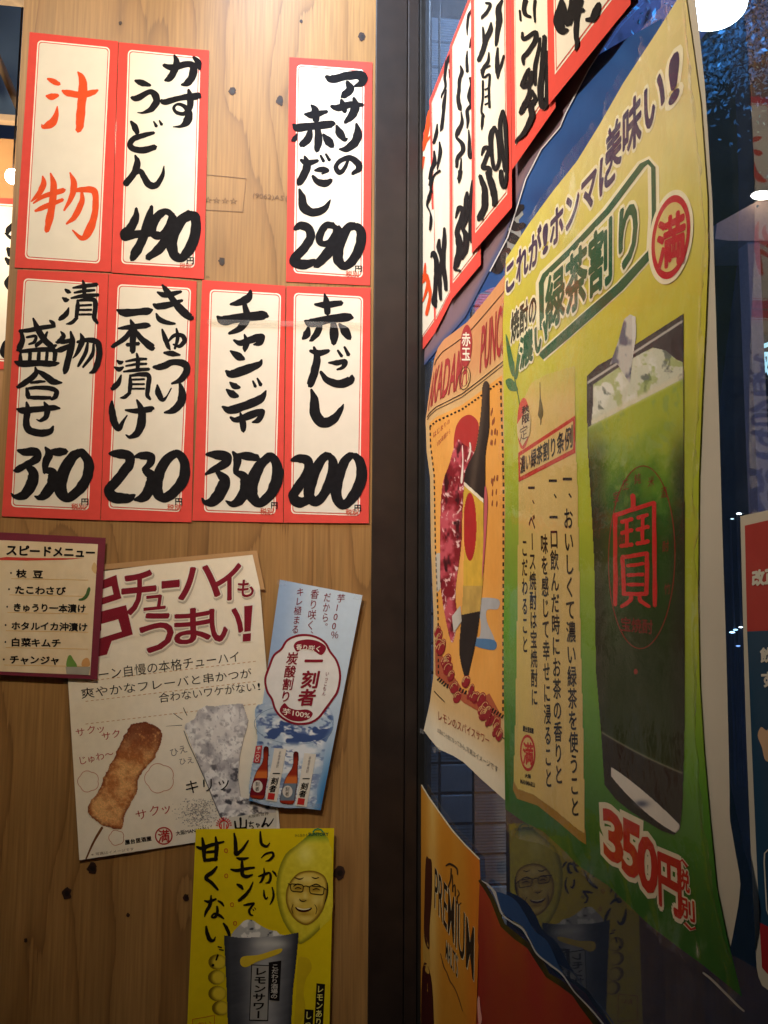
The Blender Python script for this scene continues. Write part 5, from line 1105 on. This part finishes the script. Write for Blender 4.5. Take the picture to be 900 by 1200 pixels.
text(t, 'caption', 'はじまりの', [(128, 500), (280, 370), (280, 420), (128, 555)], S6, 2, PINK, K7); text(t, 'caption', '100年前から', [(160, 580), (285, 455), (285, 505), (165, 635)], S6, 2, PINK, K7)
text(t, 'caption', 'レモンのスパイスサワー', [(118, 768), (340, 880), (340, 925), (118, 815)], S6, 2, solid((150, 60, 40)), K6)
text(t, 'small_print', 'お酒は二十歳になってから。写真はイメージです', [(118, 845), (378, 1010), (378, 1042), (118, 866)], S6, 2, solid((120, 112, 104)), K6)
poly(t, 'glass_foot', [(180, 372), (216, 326), (222, 392), (188, 442)], S6, 4.6, solid((196, 190, 182)), K6)
for cx_, cy_ in ((116, 938), (45, 860)): blob(t, 'torn_tape', [(cx_ - 14, cy_ - 12), (cx_ + 12, cy_ - 6), (cx_ + 16, cy_ + 14), (cx_, cy_ + 8), (cx_ - 8, cy_ + 18), (cx_ - 18, cy_ + 4)], S6, 5, clear_mat('tape'), K6)

# ---- gold beer poster, red poster
S7 = GS(.0030, wave(91, .006, 9, 5)); K = Crop(400, 900, 4)
t = thing('beer_poster', 'golden poster with PREMIUM in black letters, low beside the dark post', 'poster', S7.hit(527, 1080))
pf7 = coons([(493.5, 919), (503, 934), (515, 951), (530, 972), (545, 989), (562, 1006)], [(562, 1006), (563, 1030), (561, 1100), (556, 1260)], [(493, 1260), (556, 1260)], [(493.5, 919), (493, 1260)])
def goldc(u, v, x, y):
    c = mixc(full(x, (188, 130, 44)), (214, 190, 120), np.exp(-((x - 507 - (y - 930) * .0) / 7) ** 2) * .75); c = mixc(c, (196, 112, 34), sst(540, 556, x)); c = mixc(c, (180, 108, 20), fbm(x * .12, y * .012, 3) * .6); return c
sheet(t, 'paper', pf7, S7, 0, 24, 60, PRINTG(), goldc)
ring(t, 'white_rim', [(494, 920), (503, 935), (515, 952), (530, 973), (545, 990), (562, 1007)], 1.6, S7, 1, solid((216, 206, 180)), closed=False)
blob(t, 'glass_picture', [(396, 428), (410, 424), (424, 446), (424, 600), (414, 740), (412, 850), (388, 790), (390, 600)], S7, 1, solid((66, 30, 18)), K, (2, 3)); blob(t, 'glass_foot', [(386, 780), (412, 850), (414, 960), (386, 930)], S7, 1, solid((182, 140, 62)), K)
blob(t, 'glass_foot', [(380, 940), (420, 975), (434, 1200), (430, 1400), (378, 1400)], S7, 1, solid((58, 16, 14)), K)
for s_, q in (('PREMIUM', [(438, 466), (622, 752), (620, 1000), (436, 655)]), ("MALT'S", [(490, 800), (546, 880), (544, 985), (488, 892)])):
    text(t, 'beer_name_rim', s_, [(a + 2, b + 3) for a, b in q], S7, 1.2, solid((226, 214, 176)), K, fit='bbox', bold=.012); text(t, 'beer_name', s_, q, S7, 2.2, solid((36, 24, 20)), K, fit='bbox', bold=.005)
brush(t, 'script_word', "490,458,6;510,450,10;540,470,8;545,500,5|515,470,6;512,520,6;500,560,5|520,500,4;522,580,6|522,560,4;532,548,5;534,600,6|545,570,4;552,590,5;542,610,5;548,640,5;562,632,4", S7, 2, solid((50, 34, 26)), K)
brush(t, 'script_line', "465,870,3;480,930,5;495,960,4;510,1000,5;530,1030,4;550,1080,4;568,1140,3", S7, 2, solid((90, 56, 30)), K)
S8 = GS(.0022, wave(95, .008, 8, 5)); K = Crop(480, 900, 3.214)
t = thing('red_poster', 'plain deep red poster along the bottom edge, under a wavy black taped border', 'poster', S8.hit(610, 1160))
bot = [(562, 1031), (570, 1042), (577, 1054), (589, 1084), (604, 1097), (620, 1109), (632, 1126), (642, 1143), (657, 1152), (673, 1164), (684, 1180), (700, 1201), (730, 1240)]
pf8 = coons(bot, [(730, 1240), (730, 1300)], [(554, 1300), (730, 1300)], [(562, 1031), (554, 1300)])
sheet(t, 'paper', pf8, S8, 0, 50, 40, mat('red_poster', (146, 2, 26), .4, var=.12, scale=5, coat=.2))
ring(t, 'black_border', bot, [4, 5, 5, 6, 7, 6, 8, 6, 7, 7, 7, 7, 7], S8, 2, solid((22, 18, 16), .35, .3), closed=False)
brush(t, 'white_border', "272,424,5;295,440,9;318,466,15;330,500,10;350,552,8;385,580,8;425,606,10;452,650,7;480,700,8;530,742,10;575,778,8;620,842,6;680,905,8;730,965,8", S8, 3, solid((170, 170, 174), .35, .3), K, wf=.75)
bl_ = [(322, 470), (352, 472), (400, 500), (440, 560), (470, 612), (520, 655), (560, 742), (575, 770), (520, 735), (480, 695), (452, 640), (425, 598), (385, 572), (352, 545), (334, 505)]
blob(t, 'blue_upper_sheet', bl_, S8, 1.2, solid((30, 64, 112), .4), K)
blob(t, 'foot_mark', [(255, 880), (262, 860), (266, 900), (272, 950), (260, 964)], S8, 2, solid((214, 150, 140)), K)

# ---- green tea poster (the biggest)
def dg(a, b): return .004 + .012 * (fbm(a * 7 + 3, b * 4.5 + 2, 2) - .3)
S9 = GS(.0065, dg)
pf9 = coons([(593, 303), (603, 288), (620, 262), (648, 224), (676, 189), (702, 147), (730, 98), (770, 37), (802, -14)],
            [(802, -14), (810, 40), (821, 120), (829, 230), (830, 300), (827, 380), (823, 460), (819, 560), (818, 700), (820, 800), (825, 880), (832, 960), (840, 1040), (852, 1098), (869.5, 1168)],
            [(592, 948), (612, 962), (636, 974), (658, 994), (680, 1016), (713, 1038), (760, 1083), (795, 1110), (824, 1131), (869.5, 1168)],
            [(593, 303), (589, 380), (590, 450), (592, 600), (590, 750), (591, 860), (592, 948)])
t = thing('green_tea_poster', 'large yellow green poster of green tea in a tall glass, curling off the window', 'poster', S9.hit(715, 650))
def greenc(u, v, x, y):
    yy = y + 0 * x; base = mixc(full(x, (232, 220, 146)), (212, 204, 70), sst(120, 400, y)); base = mixc(base, (180, 192, 56), sst(380, 560, y)); base = mixc(base, (96, 152, 48), sst(560, 800, y + (650 - x) * .9)); base = mixc(base, (44, 100, 38), sst(780, 1000, y + (650 - x) * .6))
    base = mixc(base, (224, 206, 150), (1 - sst(60, 260, y)) * .6); return base * (.96 + .08 * fbm(x * .02, y * .02, 2)[..., None])
sheet(t, 'paper', pf9, S9, 0, 110, 240, PRINTG(), greenc, thick=.0004)
C9 = (6, 8)
# white back sheet that shows beyond the right edge
pfw = coons([(796, -14), (814, -14)], [(814, -14), (826, 100), (835, 240), (839, 370), (843, 500), (847, 640), (851, 760), (854, 880), (855, 930), (855, 958), (863, 1005), (868, 1032), (866, 1057), (858, 1101), (856, 1110)], [(850, 1110), (856, 1110)],
            [(796, -14), (812, 120), (820, 300), (812, 460), (808, 700), (812, 880), (826, 1000), (850, 1110)])
SW = GS(.0055, dg)
sheet(t, 'white_back_sheet', pfw, SW, 0, 10, 90, mat('white_back', (214, 206, 190), .6, var=.05, scale=12), thick=.0004)
KA = Crop(580, 20, 2.727); EDG = solid((250, 244, 212)); PUR = solid((62, 52, 92)); DGN = solid((26, 92, 60))
def outl(s_, q, ly, m_, bold, ob, nm='heading', **k):
    text(t, nm + '_outline', s_, q, S9, ly, EDG, KA, bold=ob, cell=C9, **k); text(t, nm, s_, q, S9, ly + 1, m_, KA, bold=bold, cell=C9, **k)
outl('これが!ホンマに', [(30, 792), (388, 384), (388, 530), (30, 902)], 1, PUR, .04, .12)
outl('美味い!', [(352, 372), (598, 52), (598, 262), (352, 520)], 1, PUR, .035, .10)
fr_ = np.array([(150, 1000), (148, 850), (158, 826), (240, 748), (360, 620), (470, 474), (490, 462), (506, 480), (508, 640), (500, 752), (400, 862), (300, 950), (210, 1030), (146, 1086)])
ring(t, 'frame_outline', fr_, 36, S9, .8, EDG, KA, closed=False); ring(t, 'brush_frame', fr_, [14, 16, 16, 17, 18, 18, 16, 14, 14, 24, 27, 30, 28, 24], S9, 1.8, DGN, KA, closed=False)
outl('緑茶割り', [(160, 838), (474, 532), (474, 768), (160, 1018)], 3, DGN, .035, .085, 'drink_name')
outl('焼酎の', [(50, 946), (134, 872), (134, 972), (50, 1048)], 1, solid((44, 52, 30)), .035, .12, 'drink_name')
outl('濃い', [(78, 1026), (170, 936), (170, 1056), (78, 1134)], 3, DGN, .04, .11, 'drink_name')
e_ = ell(562, 703, 60, 128, 50, shear=-.55); poly(t, 'seal_rim', ell(562, 703, 72, 146, 50, shear=-.55), S9, 2.5, EDG, KA, C9); poly(t, 'seal_disc', ell(562, 703, 62, 130, 50, shear=-.55), S9, 3.6, solid((200, 36, 50)), KA, C9); poly(t, 'seal_field', ell(562, 703, 51, 108, 50, shear=-.55), S9, 4.6, solid((226, 206, 130)), KA, C9)
text(t, 'seal_character', '満', [(520, 660), (606, 612), (606, 780), (520, 806)], S9, 5.6, solid((200, 36, 50)), KA, fit='bbox', bold=.035, cell=C9)
for p_ in ([(34, 1014), (48, 1050), (62, 1120), (58, 1150), (44, 1110)], [(78, 1040), (82, 1080), (72, 1150), (64, 1150), (70, 1090)], [(34, 1162), (54, 1156), (74, 1190), (62, 1196), (44, 1190)]): blob(t, 'bamboo_leaf', p_, S9, 2, solid((52, 112, 66)), KA)
brush(t, 'bamboo_stem', "60,1100,3;64,1160,4;76,1220,3;80,1260,2", S9, 2, solid((52, 112, 66)), KA)
# cream panel
pan = [(607, 600), (607, 560), (607, 500), (612, 470), (622, 448), (640, 438), (674, 428), (674, 470), (675, 520), (677, 560), (679, 650), (681, 750), (684, 860), (686, 978), (676, 972), (650, 950), (625, 932), (606, 925), (601, 915), (603, 860), (605, 760)]
poly(t, 'panel_side', [(603, 905), (601, 925), (606, 936), (630, 944), (655, 964), (678, 984), (687, 990), (686, 972), (640, 940)], S9, .8, solid((164, 124, 54)), ID, (8, 12))
def panc(X, Y): return mixc(mixc(full(X, (222, 190, 122)), (206, 186, 96), sst(640, 605, X) * sst(560, 640, Y) * .5 + .3 * fbm(X * .03, Y * .01, 3)), (198, 190, 80), (1 - sst(430, 480, Y)) * .8)
art(t, 'cream_panel', pan, S9, 1.6, PRINTG(), panc, ID, 1.1)
KL = Crop(590, 440, 8.18); RD = solid((196, 54, 40))
poly(t, 'title_frame', [(140, 742), (687, 384), (687, 742), (145, 1022)], S9, 2.8, RD, KL, (6, 8)); poly(t, 'title_field', [(158, 772), (668, 436), (668, 704), (160, 972)], S9, 3.8, solid((222, 190, 122)), KL, (6, 8))
text(t, 'panel_title', '濃い緑茶割り条例', [(158, 782), (666, 462), (666, 690), (160, 952)], S9, 4.8, BLK, KL, cell=(6, 8), bold=.03)
poly(t, 'red_seal', ell(190, 460, 60, 245, 36, shear=-.3), S9, 2.6, solid((206, 74, 62)), KL, (6, 8)); poly(t, 'seal_paper', [(128, 470), (235, 300), (262, 420), (250, 560), (180, 680), (135, 580)], S9, 5.2, solid((214, 196, 150)), KL, (6, 8))
text(t, 'seal_writing', '秋限', [(175, 300), (245, 270), (250, 440), (170, 480)], S9, 6.2, BLK, KL, mode='v', bold=.03); text(t, 'seal_writing', '定', [(150, 500), (235, 450), (235, 600), (150, 650)], S9, 6.2, solid((90, 80, 70)), KL)
brush(t, 'tea_whisk_mark', "350,65,6;352,200,10;358,310,40;355,380,50;358,420,16;356,472,8", S9, 2.6, solid((96, 84, 40)), KL)
for s_, a in (('一、おいしくて濃い緑茶を使うこと', (664.5, 548, 674, 958, 11.5, 11)), ('一、一口飲んだ時にお茶の香りと', (647.5, 551, 655, 920, 10, 10)), ('味を感じて幸せに浸ること', (637.5, 625, 643, 924, 8.6, 8.6)), ('一、ベース焼酎は宝焼酎に', (622.5, 560, 626.5, 828, 8.2, 8)), ('こだわること', (614.6, 630, 615.3, 766, 7.2, 7))):
    text(t, 'rule_line', s_, vcol(*a), S9, 2.8, BLK, ID, mode='v', bold=.02, cell=(6, 8))
KB = Crop(590, 750, 5.218)
poly(t, 'small_seal', ell(148, 690, 47, 112, 40, shear=.15), S9, 2.8, solid((196, 44, 38)), KB, (6, 8)); poly(t, 'small_seal_field', ell(148, 690, 38, 94, 40, shear=.15), S9, 3.8, solid((216, 186, 120)), KB, (6, 8))
text(t, 'small_seal_character', '満', [(120, 625), (180, 632), (180, 765), (120, 755)], S9, 4.8, solid((196, 44, 38)), KB, fit='bbox', bold=.03)
text(t, 'shop_line', '屋台居酒屋', [(118, 520), (184, 540), (184, 575), (118, 558)], S9, 2.8, BLK, KB, bold=.04); text(t, 'shop_line', '大阪', [(130, 815), (168, 822), (168, 848), (130, 842)], S9, 2.8, BLK, KB, bold=.04); text(t, 'shop_line', 'MANMARU', [(103, 850), (192, 874), (192, 902), (103, 876)], S9, 2.8, BLK, KB, fit='bbox', bold=.03)
# the glass of tea
gls = [(687, 441), (700, 428), (740, 406), (801, 367), (802, 480), (802.5, 660), (803, 801), (802, 880), (800, 945), (797, 972), (790, 979), (775, 974), (755, 962), (737, 950), (721, 937), (708, 920), (706, 890), (704, 858), (698, 787), (696, 660), (693, 600), (688, 520)]
def teac(x, y):
    rim = 441 - (x - 687) * .649; top = y - rim; srf = 501 - (x - 688) * .51; n1 = fbm(x * .05, y * .04, 4); n2 = fbm(x * .12 + n1 * 3, y * .07, 4)
    tea = mixc(full(x, (176, 190, 60)), (78, 132, 34), sst(490, 590, y + n1 * 70 - 35)); tea = mixc(tea, (32, 80, 26), sst(550, 640, y + n1 * 110 - 55)); tea = mixc(tea, (26, 50, 22), sst(640, 800, y + n1 * 60 - 30))
    tea = mixc(tea, (150, 176, 84), sst(.56, .7, n2) * (1 - sst(520, 640, y)) * .7); tea = mixc(tea, (22, 46, 18), sst(.3, 0, np.abs(np.minimum(x - 690, 803 - x)) / 26) * sst(520, 580, y) * .7)
    tea = mixc(tea, (34, 34, 30), sst(25, 5, np.minimum(x - 694, 803 - x)) * .6 * sst(480, 560, y))
    ice = mixc(full(x, (222, 224, 204)), (240, 240, 230), sst(.45, .6, n1)); ice = mixc(ice, (120, 128, 120), sst(.56, .68, n2)); ice = mixc(ice, (160, 178, 90), sst(.58, .7, fbm(x * .09 + 5, y * .09, 3)) * .6)
    c = np.where((y > srf)[..., None], tea, ice); foam = np.exp(-((y - srf + 3) / 4) ** 2); c = mixc(c, (232, 226, 200), foam * .9)
    it_ = np.interp(x, [690, 735, 750, 765, 780, 792, 801], [15, 14, 15, 17, 30, 48, 58]); c = np.where(((top < it_) | (x < 693 + sst(500, 470, y) * 2) & (y < srf))[..., None], mixc(full(x, (50, 44, 50)), (84, 78, 84), n2), c)
    c = mixc(c, (222, 218, 214), ((top > 7) & (top < 10)) * .85)
    base = 858 + (x - 705) * .62 - (x - 705) ** 2 * .0012; c = mixc(c, (30, 28, 32), (y > base) * 1.0); c = mixc(c, (134, 134, 110), np.exp(-((y - base) / 1.5) ** 2) * .8)
    cr_ = (x - 716) ; lo_ = 912 + cr_ * .95 - cr_ ** 2 * .0012; wd = 11 * np.sin(np.clip((x - 712) / 90, 0, 1) * np.pi) ** .6 + 3; dd = y - lo_ + 4
    c = mixc(c, (222, 214, 206), (np.abs(dd + 4) < wd * .8) * (x > 716) * (x < 797) * 1.0); c = mixc(c, (70, 76, 104), (np.exp(-((x - 752) / 8) ** 2 - ((y - 942) / 4) ** 2)) * .9)
    return mixc(c, (40, 36, 34), (1 - sst(0, 2.5, dist_poly(gls, x, y))) * .7)
art(t, 'tea_glass_picture', gls, S9, 1.6, PRINTG(), teac, ID, .7)
def icc(X, Y): n1 = fbm(X * .1, Y * .06, 3); return mixc(mixc(full(X, (206, 204, 200)), (104, 106, 128), sst(.45, .65, n1)), (226, 226, 222), (X > 741) * (X < 745) * .8)
art(t, 'ice_stick', [(731, 374), (738, 368), (745, 371), (746, 392), (742, 418), (738, 450), (722, 425), (714, 428), (724, 400)], S9, 2.6, PRINTG(), icc, ID, .6)
LR = solid((196, 48, 44))
ring(t, 'logo_oval', ell(752, 653, 39, 107, 50, shear=-.12), 1.1, S9, 2.8, solid((140, 46, 34)), ID)
brush(t, 'logo_character', "721,709,3.8;721,656,3.8;721,604,3.8|720,604,3.8;742,597,3.8;767,589,3.8|766.5,589,3.8;767,650,3.8;767.5,710,3.8|741.5,580,4;742,588,4.4;742,596,4|728,612,3.4;734,610,3.6;741,608,3.4|728,625,3.4;734,623,3.6;741,621,3.4|727,640,3.6;734,639,3.8;741,638,3.6|734.5,610,3.4;734.5,625,3.4;734.5,640,3.4|747,607,3.4;753,605,3.6;759,603,3.4|746,621,3.4;753,619,3.6;760,617,3.4|746,637,3.6;753,636,3.8;760,634,3.6|753,604,3.4;753,620,3.4;753,636,3.4|729.5,653,3.8;730.5,675,3.8;731,696,3.8|729,653,3.8;744,651,3.8;759,648.5,3.8|758.5,648,3.8;758,672,3.8;757.5,696,3.8|735,663,3;744,662,3.2;754,660.5,3|735,674,3;744,673.5,3.2;754,673,3|735,685,3;744,685,3.2;754,685,3|730,696,3.6;744,696,3.6;758,696,3.6|740,697,3.6;738,704,3.8;728,711,3.4|749,697,3.6;751,704,3.8;761,711,3.4", S9, 2.9, solid((208, 44, 42)), ID, wob=.1, wf=1.3)
for i, (x, y) in enumerate(((722, 582), (733, 568), (747, 561), (763, 564), (778, 577), (728, 632), (780, 640), (726, 680), (782, 690))): text(t, 'logo_mark', '宝正純米酒焼酎松竹'[i], [(x - 4, y - 6), (x + 4, y - 8), (x + 4, y + 6), (x - 4, y + 8)], S9, 2.8, solid((130, 44, 34)), ID)
text(t, 'logo_words', '宝焼酎', [(727, 722), (765, 726), (765, 744), (727, 740)], S9, 2.8, solid((120, 34, 30)), ID, bold=.02); poly(t, 'logo_mark', ell(745, 787, 2.4, 3.4, 10), S9, 2.8, solid((140, 40, 34)))
# price
KP_ = Crop(680, 920, 4.09); PR = solid((186, 40, 34))
for s_, q in (('3', [(112, 112), (200, 165), (198, 386), (120, 336)]), ('5', [(202, 165), (284, 208), (276, 456), (204, 408)]), ('0', [(280, 232), (366, 290), (366, 530), (280, 478)]), ('円', [(372, 325), (478, 372), (484, 640), (380, 570)]), ('税', [(462, 392), (520, 416), (524, 520), (466, 490)]), ('別', [(478, 532), (544, 560), (548, 660), (482, 625)])):
    b_ = .035 if s_ in '350円' else .03
    text(t, 'price_outline', s_, q, S9, 1.6, solid((226, 212, 186)), KP_, fit='bbox', bold=b_ + .075, cell=(6, 7)); text(t, 'price', s_, q, S9, 2.6, PR, KP_, fit='bbox', bold=b_, cell=(6, 7))
for pts in ([(462, 385), (488, 358), (512, 392)], [(500, 660), (530, 692), (552, 684)]):
    ring(t, 'price_outline', pts, 20, S9, 1.6, solid((226, 212, 186)), KP_, closed=False); ring(t, 'price', pts, 11, S9, 2.6, PR, KP_, closed=False)
# clear film over and past the poster
pff = coons([(592, 299), (620, 258), (702, 142), (804, -20)], [(804, -20), (824, 120), (834, 240), (838, 268), (833, 320), (829, 400), (824, 560), (823, 700), (826, 880), (842, 1040), (874, 1180)],
            [(591, 956), (600, 980), (640, 990), (680, 1022), (714, 1044), (762, 1089), (824, 1138), (826, 1146), (874, 1186)], [(592, 299), (589, 450), (590, 750), (591, 956)])
SF = GS(.0085, dg)
film(t, pff, SF, 4, 60, 130, .006, .05, 5)
brush(t, 'film_edge', "824,1140,2.2;834,1148,2.6;850,1164,2.6;866,1180,2.4;872,1185,2", SF, 4, solid((180, 176, 168), .3, .5))

# ---- notice at the right edge
S10 = GS(.0025, wave(99, .002, 8, 5)); K = Crop(850, 590, 4.62)
t = thing('notice_poster', 'white bordered poster with a red band over blue, cut off by the right edge', 'poster', S10.hit(930, 870))
q10 = [(867.5, 605), (985, 579), (985, 1222), (889, 1146)]
sheet(t, 'paper', coons([(867.5, 605), (985, 579)], [(985, 579), (985, 1222)], [(893, 1155), (985, 1222)], [(867.5, 605), (870, 700), (874, 850), (880, 1000), (885, 1100), (887, 1140), (893, 1155)]), S10, 0, 16, 50, solid((216, 206, 188), .5, .2), thick=.0004)
poly(t, 'red_band', [(872.8, 616), (985, 590), (985, 735), (875.5, 740)], S10, 1, solid((186, 66, 62), .45, .2), ID, (20, 20)); poly(t, 'blue_band', [(875.5, 740), (985, 735), (985, 1128), (890, 1081), (882, 900)], S10, 1, solid((38, 74, 104), .45, .2), ID, (20, 20))
poly(t, 'red_foot', [(890, 1081), (985, 1128), (985, 1196), (900, 1142), (893, 1134)], S10, 1, solid((176, 40, 48), .45, .2), ID, (20, 20))
WH = solid((226, 220, 206), .5)
text(t, 'notice_word', '改正', [(881, 669), (913, 663), (913, 684), (881, 687)], S10, 2.4, WH, ID, bold=.06)
text(t, 'notice_word', '飲酒', [(890.5, 759), (922, 757), (922, 776), (891, 777)], S10, 2.4, WH, ID, bold=.04); text(t, 'notice_word', 'する', [(891, 786), (924, 786), (924, 808), (891, 806)], S10, 2.4, WH, ID, bold=.04)
blob(t, 'hand_picture', [(888, 862), (892, 852), (899, 856), (905, 846), (910, 860), (914, 890), (898, 892), (893, 876)], S10, 2.4, solid((216, 178, 142)))
ring(t, 'white_frame', [(950, 985), (900, 996), (896, 1000), (895.5, 1010), (898.5, 1066), (901, 1073), (950, 1095)], 1.6, S10, 2.4, WH, ID, closed=False)

for o in SC.objects:
    if '_loc' in o: del o['_loc']
    if o.type == 'MESH' and o.parent is None and not o.get('kind') and not o.get('label'): print('UNTAGGED', o.name)
bpy.context.view_layer.update()
